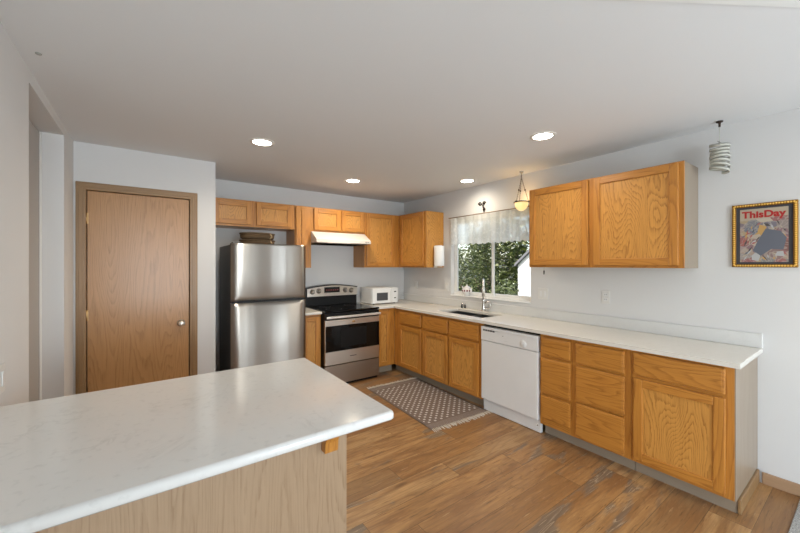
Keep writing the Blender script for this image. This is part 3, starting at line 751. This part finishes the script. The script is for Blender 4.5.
# backguard
MB().box(RX0+.002, RX1-.004, 4.47, 4.548, .9235, 1.045, .003).build('riser', M['black'], t, SH)
n_ = 14; top = [(RX0+.002+(RX1-RX0-.006)*q/n_, 1.168+.038*sin(pi*q/n_)) for q in range(n_+1)]
bgd = MB().prism([(RX0+.002, 1.046)]+top+[(RX1-.004, 1.046)], 'y', 4.452, 4.548).build('backguard', M['black'], t, SH)
top2 = [(x_, z_-.014) for x_, z_ in top]; top2[0] = (RX0+.006, top2[0][1]); top2[-1] = (RX1-.008, top2[-1][1])
MB().prism([(RX0+.006, 1.05)]+top2+[(RX1-.008, 1.05)], 'y', 4.444, 4.4515).build('control_panel', M['steel'], bgd, SH)
MB().box(RX0+.245, RX0+.475, 4.4415, 4.4438, 1.095, 1.172, .001).build('display', M['blackglass'], bgd, SH)
m = MB()
for q in range(6): m.box(RX0+.27+q*.033, RX0+.288+q*.033, 4.441, 4.4414, 1.125, 1.137)
m.build('digits', M['led'], bgd, SH)
for x_ in (.075, .165, .56, .655):
    kb = MB().lathe([(0, 0), (.028, 0), (.028, .005), (.021, .007), (.020, .026), (0, .028)], (RX0+x_, 4.4435, 1.115+(.008 if .1 < x_ < .6 else 0)), 20, M=Matrix.Rotation(pi/2, 4, 'X')).build('knob', M['steel'], bgd, SH)
    MB().lathe([(.029, 0), (.033, 0), (.033, .002), (.029, .002)], (RX0+x_, 4.4435, 1.115+(.008 if .1 < x_ < .6 else 0)), 20, M=Matrix.Rotation(pi/2, 4, 'X')).build('knob_ring', M['black'], kb, SH)

# ------------------------------------------------------------ range hood
t = thing('range_hood', 'cream white under-cabinet range hood above the oven', 'hood', (1.668, 4.06, 1.75))
SH = (1.668, 4.06, 1.75)
MB().prism([(4.568, 1.9035), (4.235, 1.9035), (4.065, 1.800), (4.062, 1.757), (4.568, 1.757)], 'x', 1.668, 2.446, bev=.004).build('shell', M['hood'], t, SH)
MB().box(1.70, 2.41, 4.10, 4.54, 1.749, 1.7565, .001).build('filter', M['steel_dark'], t, SH)
MB().box(1.80, 2.14, 4.050, 4.0615, 1.752, 1.772, .003).build('lip', M['hood'], t, SH)
for q in range(2): MB().box(2.36+q*.03, 2.375+q*.03, 4.058, 4.0625, 1.772, 1.784, .001).build('switch', M['slot'], t, SH)

# ------------------------------------------------------------ refrigerator
FX0, FX1, FYF, FYB, FZ = .648, 1.404, 3.70, 4.42, 1.692
t = thing('refrigerator', 'stainless steel top-freezer refrigerator beside the pantry wall', 'refrigerator', (FX0, FYF, 0))
SH = (FX0, FYF, 0)
MB().box(FX0+.004, FX1-.004, FYF+.075, FYB, .03, FZ-.012, .004).build('body', M['darkgrey'], t, SH)
MB().box(FX0+.02, FX1-.02, FYF+.09, FYB-.02, 0, .0295).build('base', M['black'], t, SH)
def fdoor(z0, z1, notch):
    m = MB(); n_ = 20; w = FX1-FX0; pts_ = []
    for q in range(n_+1):
        u = q/n_; x_ = FX0+w*u
        bulge = .020*(1-(2*u-1)**2)
        edge = .014*max(0, 1-min(u, 1-u)/.02)**2
        pts_.append((x_, FYF+.020-bulge+edge))
    outline = pts_+[(FX1, FYF+.07), (FX0, FYF+.07)]
    old = set(m.bm.faces)
    zz = [z0, z0+.02, z0+.045, (z0+z1)/2, z1-.045, z1-.02, z1]
    rings = []
    for z_ in zz:
        ring = []
        for (x_, y_) in outline:
            u = (x_-FX0)/w; cut = 0
            if notch == 'bot' and z_ < z0+.03 and y_ < FYF+.06: cut = .035*max(0, 1-(2*u-1)**6)*(1 if z_ < z0+.01 else .45)
            if notch == 'top' and z_ > z1-.03 and y_ < FYF+.06: cut = .035*max(0, 1-(2*u-1)**6)*(1 if z_ > z1-.01 else .45)
            ring.append(m.bm.verts.new((x_, y_+cut, z_)))
        rings.append(ring)
    fs = [m.bm.faces.new(rings[0]), m.bm.faces.new(rings[-1])]
    k_ = len(outline)
    for a_, b_ in zip(rings, rings[1:]):
        for q in range(k_): 
            f = m.bm.faces.new((a_[q], a_[(q+1) % k_], b_[(q+1) % k_], b_[q])); f.smooth = q < n_; fs.append(f)
    bmesh.ops.recalc_face_normals(m.bm, faces=fs)
    for f in fs:
        c_ = f.calc_center_median()
        f.material_index = 1 if (abs(f.normal.x) > .9 and c_.y > FYF+.045) else 0
    return m
fdoor(1.118, FZ, 'bot').build('freezer_door', [M['steel_fridge'], M['darkgrey']], t, SH)
fdoor(.06, 1.096, 'top').build('refrigerator_door', [M['steel_fridge'], M['darkgrey']], t, SH)
MB().box(FX0+.01, FX1-.01, FYF+.035, FYF+.074, 1.0965, 1.1175).build('handle_recess', M['black'], t, SH)
MB().box(FX0+.02, FX0+.10, FYF+.03, FYF+.12, FZ+.0005, FZ+.012, .003).build('hinge_cap', M['darkgrey'], t, SH)

# baskets on the refrigerator
def basket(z0, h, rx, ry, label, fl):
    t = thing('basket', label, 'basket', (.962, 4.0, z0), 0, 'stacked baskets on the refrigerator')
    MB().lathe([(0, .0005), (.84, .0005), (.97, h*.25), (1.0, h*.6), (.98, h), (.93, h), (.90, h*.35), (0, .008)], (0, 0, 0), 40, sx=rx, sy=ry).build('bowl', M['wicker'], t)
    pts_ = [(rx*1.0*cos(2*pi*q/40), ry*.985*sin(2*pi*q/40), h) for q in range(40)]
    MB().tube(pts_, .0085, 8, closed=True).build('rim', M['wicker'], t)
    MB().tube([(.1, -ry*.93, h*.1), (.115, -ry*1.03, h*.5), (.1, -ry*1.04, h*.95)], .006, 6).build('clasp', M['wicker_rim'], t)
    return t
basket(FZ-.0115, .058, .178, .135, 'lower oval brown wicker basket standing on the refrigerator', 1)
basket(FZ-.0115+.067, .066, .176, .13, 'upper oval dark wicker basket, on top of the other basket', 0)

# ------------------------------------------------------------ microwave
t = thing('microwave', 'small white microwave oven on the corner countertop', 'microwave', (2.53, 4.16, CT))
W_, D_, H_ = .435, .33, .232
for x_ in (.04, W_-.04):
    for y_ in (.04, D_-.04): MB().lathe([(0, .0005), (.012, .0005), (.012, .012), (0, .012)], (x_, y_, 0), 10).build('foot', M['black'], t)
MB().box(0, W_, .02, D_, .0125, H_, .005).build('case', M['white'], t)
dr_ = MB().box(.003, .325, 0, .0195, .016, H_-.003, .004).build('door', M['white'], t)
MB().box(.07, .255, -.0015, .0, .055, .165, .002).build('door_window', M['darkgrey'], dr_)
MB().box(.300, .312, -.014, .0, .03, H_-.03, .004).build('handle', M['white'], dr_)
pn = MB().box(.328, W_-.003, 0, .0195, .016, H_-.003, .004).build('control_panel', M['white'], t)
MB().box(.365, .40, -.001, .0, .165, .18).build('display', M['black'], pn)
MB().box(.365, .40, -.001, .0, .075, .09).build('button', M['slot'], pn)

# ------------------------------------------------------------ paper towels on the cabinet end
pc = (3.215, 3.525)
t = thing('paper_towel_holder', 'white paper towel roll holder on the corner cabinet side, left of window', 'paper towel', (pc[0], 3.618, 1.44))
MB().box(-.03, .03, -.008, -.0005, .0, .30, .003).build('back_plate', M['plate'], t)
MB().box(-.02, .02, -.12, -.006, .012, .020, .003).build('arm', M['plate'], t)
MB().box(-.02, .02, -.12, -.006, .296, .304, .003).build('arm', M['plate'], t)
MB().lathe([(.018, 0), (.066, 0), (.068, .004), (.068, .266), (.066, .27), (.018, .27)], (0, -.093+.015, .023), 32).build('paper_roll', M['paper'], t)

# ------------------------------------------------------------ island
IX1, IY0, IY1 = .776, 1.103, 2.068
t = thing('kitchen_island', 'peninsula with long white quartz top and pale oak panel', 'island', (.1, 1.4, 0))
SH = (.1, 1.4, 0)
m = MB(); r = .022; pts_ = [(XL+.001, IY0), (IX1-r, IY0)]
pts_ += [(IX1-r+r*sin(a_), IY0+r-r*cos(a_)) for a_ in [pi/2*q/6 for q in range(1, 7)]]
pts_ += [(IX1-r+r*cos(a_), IY1-r+r*sin(a_)) for a_ in [pi/2*q/6 for q in range(0, 7)]] + [(XL+.001, IY1)]
z0, z1, bz = .881, .915, .010
prof = [(0.006, z0), (0, z0+.006), (0, z1-.012), (.004, z1-.004), (.012, z1)]
rings = []
cxm, cym = (XL+IX1)/2, (IY0+IY1)/2
def inset(p, d_):
    # move inward along outline normal approximated per side
    x_, y_ = p
    nx = -1 if x_ > IX1-r else 0; ny = 0
    if x_ > IX1-r-1e-6 and y_ < IY0+r+1e-6:
        v = Vector((IX1-r-x_, IY0+r-y_)); v = v.normalized() if v.length > 1e-6 else Vector((0, 1)); return x_+v.x*d_, y_+v.y*d_
    if x_ > IX1-r-1e-6 and y_ > IY1-r-1e-6:
        v = Vector((IX1-r-x_, IY1-r-y_)); v = v.normalized(); return x_+v.x*d_, y_+v.y*d_
    return x_, y_+(d_ if y_ < cym else -d_)
for d_, z_ in prof: rings.append([m.bm.verts.new((*inset(p, d_), z_)) for p in pts_])
k_ = len(pts_)
for a_, b_ in zip(rings, rings[1:]):
    for q in range(k_):
        f = m.bm.faces.new((a_[q], a_[(q+1) % k_], b_[(q+1) % k_], b_[q])); f.smooth = True
f1 = m.bm.faces.new(rings[-1]); f0 = m.bm.faces.new(rings[0][::-1])
bmesh.ops.recalc_face_normals(m.bm, faces=m.bm.faces)
wt = m.build('worktop', M['quartz'], t, SH)
PX1 = .716
MB().box(XL+.001, PX1-.012, 1.412, 2.03, .0, .880).build('carcass', M['oak_side'], t, SH)
MB().box(XL+.002, PX1, 1.40, 1.4115, .0, .8805, .0015).build('front_panel', M['island_oak'], t, SH)
MB().box(PX1-.0115, PX1, 1.412, 2.03, .0, .8805, .0015).build('end_panel', M['island_oak'], t, SH)
cx0, cx1 = .594, .654
MB().prism([(1.3995, .8805), (1.20, .8805), (1.20, .85), (1.26, .835), (1.32, .79), (1.352, .735), (1.357, .690), (1.3995, .690)], 'x', cx0, cx1, bev=.003).build('corbel', M['oak_v'], t, SH, label='orange oak corbel bracket')
MB().prism([(1.3995, .8805), (1.20, .8805), (1.20, .85), (1.26, .835), (1.32, .79), (1.352, .735), (1.357, .690), (1.3995, .690)], 'x', -.30, -.252, bev=.003).build('corbel', M['oak_v'], t, SH, label='orange oak corbel bracket')

# ------------------------------------------------------------ rug
t = thing('rug', 'taupe woven rug with pale dots and fringed ends before the sink', 'rug', (2.440, 2.945, 0), radians(-2.6))
m = MB(); nx_, ny_ = 24, 40; gv_ = []
for j in range(ny_+1):
    gv_.append([m.bm.verts.new(((-.362+.724*i/nx_), -.605+1.21*j/ny_, .0065+.0018*sin(i*.8+j*.33)*sin(j*.45))) for i in range(nx_+1)])
for j in range(ny_):
    for i in range(nx_): m.bm.faces.new((gv_[j][i], gv_[j][i+1], gv_[j+1][i+1], gv_[j+1][i])).smooth = True
ext = bmesh.ops.extrude_face_region(m.bm, geom=list(m.bm.faces))
for v in [g for g in ext['geom'] if isinstance(g, bmesh.types.BMVert)]: v.co.z = .0008
bmesh.ops.recalc_face_normals(m.bm, faces=m.bm.faces)
m.build('weave', M['rug'], t)
for s_ in (-1, 1):
    m = MB()
    for q in range(46):
        x_ = -.357+.714*q/45; l_ = random.uniform(.045, .075); dx_ = random.uniform(-.012, .012)
        m.tube([(x_, s_*.602, .007), (x_+dx_*.4, s_*(.602+l_*.5), .007), (x_+dx_, s_*(.602+l_), .004)], [.0035, .0045, .0025], 5)
    m.build('fringe', M['cream'], t)['kind'] = 'stuff'

# ------------------------------------------------------------ downlights
first = None
LL = [((.752, 2.972), 'recessed ceiling light above the refrigerator, nearest the pantry door', 44),
      ((2.49, 1.547), 'recessed ceiling light in front of the large right-hand wall cabinet', 26),
      ((1.977, 3.70), 'recessed ceiling light in front of the range hood', 50),
      ((3.085, 2.903), 'recessed ceiling light above the sink by the window', 17)]
for (x_, y_), lab, en in LL:
    if first is None:
        first = t = thing('ceiling_light', lab, 'ceiling light', (x_, y_, ZC), 0, 'recessed ceiling lights')
        MB().lathe([(.070, -.001), (.074, -.006), (.093, -.005), (.096, -.0008)], n=40).build('trim_ring', M['lamptrim'], t)
        MB().lathe([(0, -.0035), (.0725, -.0035), (.0725, -.0012)], n=40).build('lens', M['lamp'], t)
    else:
        t = copy_tree(first); t.location = (x_, y_, ZC); t['label'] = lab
    lo = light('downlight_beam', 'SPOT', (x_, y_, ZC-.02), (0, 0, -1), en, (1, .87, .69), spot_size=radians(172), spot_blend=.9, shadow_soft_size=.07)

# ------------------------------------------------------------ lace valance, rod
t = thing('window_valance', 'white lace valance with scalloped hem hanging over the window', 'curtain', (XR-.045, 2.86, 1.735))
ya, yb_, zt = 2.215, 3.455, 2.105
m = MB(); nx_ = 150; rows = 8; grid = []
def hemz(y_): 
    u = (y_-ya)/(yb_-ya)*13
    return .018*abs(sin(pi*u))
for i in range(nx_+1):
    y_ = ya+(yb_-ya)*i/nx_; colv = []
    for j in range(rows+1):
        v_ = j/rows; zb = 0.018-hemz(y_)
        z_ = zb+(zt-1.735-zb)*v_
        w_ = (.011*sin(y_*46)+.005*sin(y_*91+1))*(1.1-.6*v_)
        colv.append(m.bm.verts.new((w_, y_-2.86, z_)))
    grid.append(colv)
for i in range(nx_):
    for j in range(rows): m.bm.faces.new((grid[i][j], grid[i+1][j], grid[i+1][j+1], grid[i][j+1])).smooth = True
# return to the wall at the left end
ed = grid[-1]; ret = [m.bm.verts.new((.040, yb_-2.86+.02, v.co.z)) for v in ed]
for j in range(rows): m.bm.faces.new((ed[j], ret[j], ret[j+1], ed[j+1])).smooth = True
m.build('lace', M['lace'], t)
m = MB(); m.tube([(.044, yb_-2.86+.022, zt-1.728), (0, yb_-2.86+.018, zt-1.728), (0, ya-2.86, zt-1.728), (.044, ya-2.86, zt-1.728)], .006, 8)
m.build('curtain_rod', M['rod'], t)

# ------------------------------------------------------------ teapot on the sill
t = thing('teapot', 'white porcelain teapot with dark red pattern on the window sill', 'teapot', (3.412, 3.215, WZ0+.012), radians(75)); t.scale = (1.15, 1.15, 1.15)
MB().lathe([(0, .001), (.030, .001), (.028, .008), (.045, .025), (.058, .05), (.056, .075), (.038, .092), (.03, .095), (0, .095)], n=28).build('body', M['porcelain'], t)
lid = MB().lathe([(.034, .0955), (.032, .103), (.012, .113), (.006, .118), (.009, .127), (0, .132)], n=24).build('lid', M['porcelain'], t)
MB().tube([(.05, 0, .04), (.075, 0, .055), (.085, 0, .085), (.10, 0, .10)], [.016, .011, .008, .006], 10).build('spout', M['porcelain'], t)
MB().tube([(-.05, 0, .078), (-.075, 0, .095), (-.095, 0, .085), (-.097, 0, .06), (-.08, 0, .038), (-.052, 0, .035)], .006, 8).build('handle', M['porcelain'], t)
m = MB()
for q in range(12):
    a_ = 2*pi*q/12
    c_ = Vector((.0575*cos(a_), .0575*sin(a_), .060))
    m.lathe([(0, .0015), (.008, .001), (.0095, -.001)], c_, 8, M=Matrix.Rotation(a_, 4, 'Z') @ Matrix.Rotation(pi/2, 4, 'Y'), sx=1.3)
m.build('painted_pattern', M['berry'], t)

# ------------------------------------------------------------ pendant bowl lamp
px_, py_ = 3.255, 2.275
t = thing('pendant_lamp', 'hanging amber glass bowl lamp on three chains above the window', 'pendant lamp', (px_, py_, 2.06))
h = ZC-2.06
MB().lathe([(.006, h-.0005), (.022, h-.001), (.018, h-.015), (0, h-.02)], n=16).build('hook', M['chrome'], t)
for q in range(3):
    a_ = 2*pi*q/3+.9; m = MB()
    p0 = Vector((.073*cos(a_), .073*sin(a_), .095)); p1 = Vector((0, 0, h-.065)); k_ = 22
    for s_ in range(k_):
        c_ = p0.lerp(p1, (s_+.5)/k_); l_ = (p1-p0).length/k_*.62; d_ = (p1-p0).normalized(); sd = d_.orthogonal() if s_ % 2 else d_.cross(d_.orthogonal())
        sd.normalize(); m.tube([c_+d_*l_*cos(2*pi*w/8)+sd*.0035*sin(2*pi*w/8) for w in range(8)], .0014, 5, closed=True)
    bead = p0.lerp(p1, .48); m.lathe([(0, -.012), (.008, -.006), (.008, .006), (0, .012)], bead, 10)
    m.build('chain', M['iron'], t)
m = MB(); m.tube([(0, 0, h-.067), (0, 0, h-.018)], .004, 6); m.build('stem', M['iron'], t)
m = MB().tube([(.075*cos(2*pi*q/40), .075*sin(2*pi*q/40), .093) for q in range(40)], .006, 8, closed=True)
for q in range(3):
    a_ = 2*pi*q/3+.9; m.lathe([(0, -.012), (.009, -.005), (.009, .005), (0, .013)], (.079*cos(a_), .079*sin(a_), .094), 10)
m.build('rim', M['iron'], t)
MB().lathe([(0, .0), (.02, .002), (.045, .02), (.062, .045), (.071, .09), (.067, .09), (.058, .048), (.042, .026), (0, .008)], n=36).build('glass_bowl', M['amber'], t)
light('pendant_bulb', 'POINT', (px_, py_, 2.175), (0, 0, -1), 0.8, (1, .72, .38), shadow_soft_size=.03)

# ------------------------------------------------------------ scroll ornament on the wall
t = thing('wall_ornament', 'small dark iron scroll ornament on the wall above the window', 'ornament', (XR, 2.905, 2.20))
def spiral(cy_, cz_, r0, turns, dir_=1, ph=0):
    return [(-.008, cy_+dir_*r0*(1-.75*q/24)*cos(ph+turns*2*pi*q/24), cz_+r0*(1-.75*q/24)*sin(ph+turns*2*pi*q/24)) for q in range(25)]
m = MB()
m.tube(spiral(.045, .035, .028, 1.2), .006, 6); m.tube(spiral(-.02, .04, .026, 1.2, -1), .006, 6); m.tube(spiral(-.015, -.035, .022, 1.1, 1, 1), .006, 6)
m.tube([(-.008, .02, .04), (-.008, 0, .01), (-.008, -.01, -.02), (-.008, -.02, -.07)], .006, 6)
for c_ in ((.05, .03), (-.02, .04), (-.015, -.037)): m.lathe([(0, -.010), (.010, 0), (0, .010)], (-.012, c_[0], c_[1]), 10)
m.build('scroll', M['iron'], t)
MB().box(-.0075, -.0005, -.008, .008, -.01, .02, .002).build('mount', M['iron'], t)

# ------------------------------------------------------------ spiral shell mobile
mx_, my_ = 3.235, .665
t = thing('hanging_mobile', 'pale spiral shell mobile hanging from a dark ceiling hook', 'mobile', (mx_, my_, 2.12))
h = ZC-2.12
MB().lathe([(0, h-.0005), (.020, h-.001), (.019, h-.008), (.007, h-.014), (.006, h-.04), (0, h-.042)], n=16).build('hook', M['iron'], t)
MB().tube([(0, 0, h-.04), (0, 0, .215)], .0022, 6).build('cord', M['shell'], t)
m = MB(); turns = 7; n_ = turns*28
for q in range(n_+1): pass
Ri, bm = [], m.bm
rs = []
for q in range(n_+1):
    a_ = 2*pi*q/28; z_ = .208-.195*q/n_; R_ = .052+.002*sin(a_*.37)
    tilt = .008*cos(a_+.7*int(a_/(2*pi)))
    rs.append([bm.verts.new(((R_+dr2)*cos(a_), (R_+dr2)*sin(a_), z_+tilt+dz2)) for dr2, dz2 in ((0, .011), (.003, 0), (0, -.011), (-.004, 0))])
for a_, b_ in zip(rs, rs[1:]):
    for q in range(4): bm.faces.new((a_[q], a_[(q+1) % 4], b_[(q+1) % 4], b_[q])).smooth = True
bmesh.ops.recalc_face_normals(bm, faces=bm.faces)
m.build('spiral_ribbon', M['shell'], t)
MB().tube([(-.05, 0, .212), (0, 0, .218), (.05, 0, .212)], .003, 6).build('top_bar', M['shell2'], t)

# ------------------------------------------------------------ framed print (right wall)
PY0, PY1, PZ0, PZ1 = .312, .624, 1.462, 1.898
t = thing('framed_picture', 'gold beaded frame with dark mat and abstract print titled ThisDay', 'picture', (XR, (PY0+PY1)/2, PZ0), R90)
w = PY1-PY0; hh = PZ1-PZ0; fw = .022
m = MB()
m.box(-w/2, w/2, -.020, -.001, 0, fw, .004); m.box(-w/2, w/2, -.020, -.001, hh-fw, hh, .004); m.box(-w/2, -w/2+fw, -.020, -.001, fw, hh-fw, .004); m.box(w/2-fw, w/2, -.020, -.001, fw, hh-fw, .004)
fr = m.build('frame', M['goldd'], t)
m = MB()
def beads(p, q, n_):
    for i in range(n_):
        c_ = Vector(p).lerp(Vector(q), (i+.5)/n_); m.lathe([(0, -.0065), (.0055, -.003), (.0055, .003), (0, .0065)], c_, 8)
o_ = fw/2
beads((-w/2+o_, -.021, o_), (w/2-o_, -.021, o_), 22); beads((-w/2+o_, -.021, hh-o_), (w/2-o_, -.021, hh-o_), 22)
beads((-w/2+o_, -.021, o_), (-w/2+o_, -.021, hh-o_), 30); beads((w/2-o_, -.021, o_), (w/2-o_, -.021, hh-o_), 30)
m.build('beading', M['gold'], fr)
MB().box(-w/2+fw, w/2-fw, -.010, -.002, fw, hh-fw).build('mat_board', M['mat'], t)
ax0, ax1, az0, az1 = -w/2+.041, w/2-.043, .036, hh-.036
pr = MB().box(ax0, ax1, -.0115, -.0102, az0, az1).build('print', M['print'], t)
aw, ah = ax1-ax0, az1-az0
def shp(pts2, mat, y_=-.0125):
    MB().prism([(ax0+aw*u, az0+ah*v) for u, v in pts2], 'y', y_, -.0116).build('printed_shape', mat, pr)
shp([(0, .78), (1, .84), (1, .995), (0, .995)], M['print_band'])
shp([(.55, .62), (.85, .56), (.97, .44), (.9, .22), (.66, .24), (.42, .10), (.28, .22), (.40, .42)], M['print_grey'])
shp([(.42, .70), (.56, .66), (.58, .54), (.46, .48), (.38, .56)], M['print_ochre'], -.0122)
shp([(.26, .04), (.40, .02), (.44, .12), (.34, .18), (.25, .12)], M['print_pale'], -.0128)
shp([(.74, .12), (.92, .10), (.90, .20), (.78, .19)], M['print_pale'], -.0128)
rs_ = random.Random(11); pal = [M['print_rose'], M['print_pale'], M['print_band'], M['print_dark'], M['print_ochre'], M['print_grey']]
bags = {}
for q in range(90):
    u, v = rs_.uniform(.06, .94), rs_.uniform(.05, .74); ml = pal[rs_.choice([0, 0, 1, 1, 2, 3, 4, 5] if u < .5 else [1, 2, 2, 3, 4, 1, 0])]
    if .42 < u < .9 and .18 < v < .58: continue
    a_ = rs_.uniform(.4, 1.5) if u < .5 else rs_.uniform(1.6, 2.7); l_ = rs_.uniform(.04, .11); w_ = rs_.uniform(.010, .026)
    P_ = [(u+l_*cos(a_), v+l_*sin(a_)*.7), (u-w_*sin(a_), v+w_*cos(a_)), (u-l_*cos(a_), v-l_*sin(a_)*.7), (u+w_*sin(a_), v-w_*cos(a_))]
    P_ = [(min(.99, max(.01, a)), min(.77, max(.01, b))) for a, b in P_]
    mb_ = bags.setdefault(ml.name, (MB(), ml))[0]
    mb_.prism([(ax0+aw*a, az0+ah*b) for a, b in P_], 'y', -.0118-.00001*(q % 40), -.0116)
for mb_, ml in bags.values(): mb_.build('printed_shard', ml, pr)
tc_ = bpy.data.curves.new('title', 'FONT'); tc_.body = 'ThisDay'; tc_.size = .062; tc_.offset = .0024; tc_.extrude = .0004; tc_.align_x = 'CENTER'; tc_.space_character = 1.02
to = bpy.data.objects.new('title_tmp', tc_); COL.objects.link(to)
bpy.context.view_layer.update()
me = bpy.data.meshes.new_from_object(to.evaluated_get(bpy.context.evaluated_depsgraph_get()))
bpy.data.objects.remove(to)
xs_ = [v.co.x for v in me.vertices]; sc_ = (aw*.92)/(max(xs_)-min(xs_)); mid = (max(xs_)+min(xs_))/2
me.transform(Matrix.Translation(((ax0+ax1)/2, -.0134, az1-.060)) @ Matrix.Rotation(pi/2, 4, 'X') @ Matrix.Diagonal((sc_, 1.0, 1, 1)) @ Matrix.Translation((-mid, 0, 0)))
me.materials.append(M['red']); to = bpy.data.objects.new('title_lettering', me); COL.objects.link(to); to.parent = pr

# ------------------------------------------------------------ outlets and switches
def plate(name, label, cat, loc, rz, kind, w=.072, h=.118):
    t = thing(name, label, cat, loc, rz)
    MB().box(-w/2, w/2, -.006, -.0005, -h/2, h/2, .002).build('cover_plate', M['plate'], t)
    if kind == 'outlet':
        for z_ in (-.022, .022):
            rc = MB().box(-.017, .017, -.0075, -.006, z_-.014, z_+.014, .002).build('receptacle', M['white'], t)
            m = MB(); m.box(-.008, -.005, -.0082, -.0075, z_-.004, z_+.007); m.box(.005, .008, -.0082, -.0075, z_-.004, z_+.007); m.build('slot', M['slot'], rc)
    else:
        for x_ in ((0,) if w < .1 else (-.023, .023)):
            MB().box(x_-.012, x_+.012, -.010, -.006, -.03, .03, .002).build('rocker', M['white'], t)
    return t
plate('wall_switch', 'white wall switch under the corner wall cabinet', 'switch', (XR, 4.25, 1.162), R90, 'switch')
plate('wall_switch', 'white wall switch left of the kitchen window', 'switch', (XR, 3.556, 1.167), R90, 'switch')
plate('wall_outlet', 'white outlet above the counter, below middle of the large wall cabinet', 'outlet', (XR, 1.471, 1.185), R90, 'outlet')
plate('wall_switch', 'wide white double switch right of the kitchen window', 'switch', (XR, 2.092, 1.172), R90, 'switch', .115)
plate('wall_outlet', 'white outlet in the back corner beside the microwave', 'outlet', (3.335, YB-.022, .958), 0, 'outlet', .05, .08)
plate('wall_outlet', 'white switch plate on the left wall above the island, at the photo edge', 'switch', (XL, 2.125, 1.01), pi/2, 'switch')
# pull cord under the large wall cabinet
t = thing('pull_cord', 'short dark pull hanging under the large wall cabinet beside the window', 'cord', (3.27, 2.02, 1.378))
MB().tube([(0, 0, .0765), (0, 0, .04)], .0022, 6).build('cord', M['shell'], t)
MB().lathe([(0, 0), (.006, .004), (.007, .035), (.003, .045), (0, .045)], n=12).build('pull', M['iron'], t)
# tiny hook in the ceiling above the doorway
tag(MB().lathe([(0, -.0005), (.012, -.001), (.011, -.006), (0, -.009)], n=14).build('ceiling_hook', M['shell2']), 'tiny hook plate on the ceiling, upper left', 'hook').location = (-.425, 2.34, ZC)

# ------------------------------------------------------------ outdoors
def OS(name, mb, mat): o = mb.build(name, mat); o['kind'] = 'structure'; return o
struct('ground', MB().box(XR+T+.01, 30, -12, 30, -.35, -.15), M['grass'])
t = thing('neighbour_house', 'white lap-sided neighbouring house with grey roof outside the window', 'house', (9, 4.0, -.15))
# gable wall facing the window, left corner at y 6.41
g = [(6.41-4, 0), (6.41-4, 1.62), (3.9-4, 3.77), (1.4-4, 1.62), (1.4-4, 0)]
MB().prism(g, 'x', 0, 6).build('siding_wall', M['siding'], t)
for a_, b_ in (((6.47-4, 1.57), (3.9-4, 3.775)), ((3.9-4, 3.775), (1.33-4, 1.57))):
    MB().prism([a_, b_, (b_[0], b_[1]+.08), (a_[0], a_[1]+.08)], 'x', -.10, 6.2).build('roof', M['shingle'], t)
def shrub(label, c, rad, n_, size, mat, trunk=True, group='shrubs outside the window', name='shrub'):
    t = thing(name, label, 'shrub', (c[0], c[1], -.15), 0, group)
    m = MB(); base = c[2]+.15
    for _ in range(n_):
        while True:
            v = Vector((random.uniform(-1, 1), random.uniform(-1, 1), random.uniform(-1, 1)))
            if v.length <= 1: break
        if v.length < .45: v = v.normalized()*random.uniform(.5, 1)
        v *= (1+.18*sin(v.x*7+v.z*5)+.12*sin(v.y*11))
        p = Vector((v.x*rad[0], v.y*rad[1], v.z*rad[2]+base))
        if p.z < .03: p.z = random.uniform(.03, .5)
        s_ = size*random.uniform(.6, 1.4)
        a = Vector((random.gauss(0, 1), random.gauss(0, 1), random.gauss(0, .6))).normalized(); b = a.orthogonal().normalized()
        b = (Matrix.Rotation(random.uniform(0, 6.3), 3, a) @ b); cc = a.cross(b)*.12*s_
        m.quad([p-a*s_, p-b*s_*.32+cc, p+a*s_, p+b*s_*.32+cc])
    m.build('foliage', mat, t)
    m = MB()
    for q in range(5):
        a_ = q*1.3; m.tube([(0.06*cos(a_), .06*sin(a_), 0), (.2*cos(a_)*rad[0], .2*sin(a_)*rad[1], base*.6), (.55*cos(a_)*rad[0], .55*sin(a_)*rad[1], base+.2)], [.045, .03, .012], 6)
    m.build('stem', M['bark'], t)
shrub('tall dark green shrub seen through the left window pane', (7.0, 7.25, .9), (.75, .80, 1.25), 3200, .06, M['leaf'])
shrub('dark green shrub behind the window mullion', (9.4, 8.1, 1.1), (.75, .62, 1.5), 3200, .065, M['leaf'])
shrub('pale-leaved loose shrub in front of the white house', (7.55, 5.80, .35), (.42, .36, .75), 1200, .06, M['leafpale'])
shrub('tall background tree filling the left pane behind the nearer shrub', (9.8, 11.9, 1.7), (1.5, 1.6, 2.0), 3400, .15, M['leaf'])
shrub('broad dark tree crown left of the neighbouring house', (14.2, 11.2, 1.9), (1.2, 1.9, 2.2), 3400, .17, M['leaf'])
shrub('low golden bush at the foot of the white house', (8.5, 6.3, .25), (.2, .2, .25), 500, .05, M['leafgold'])
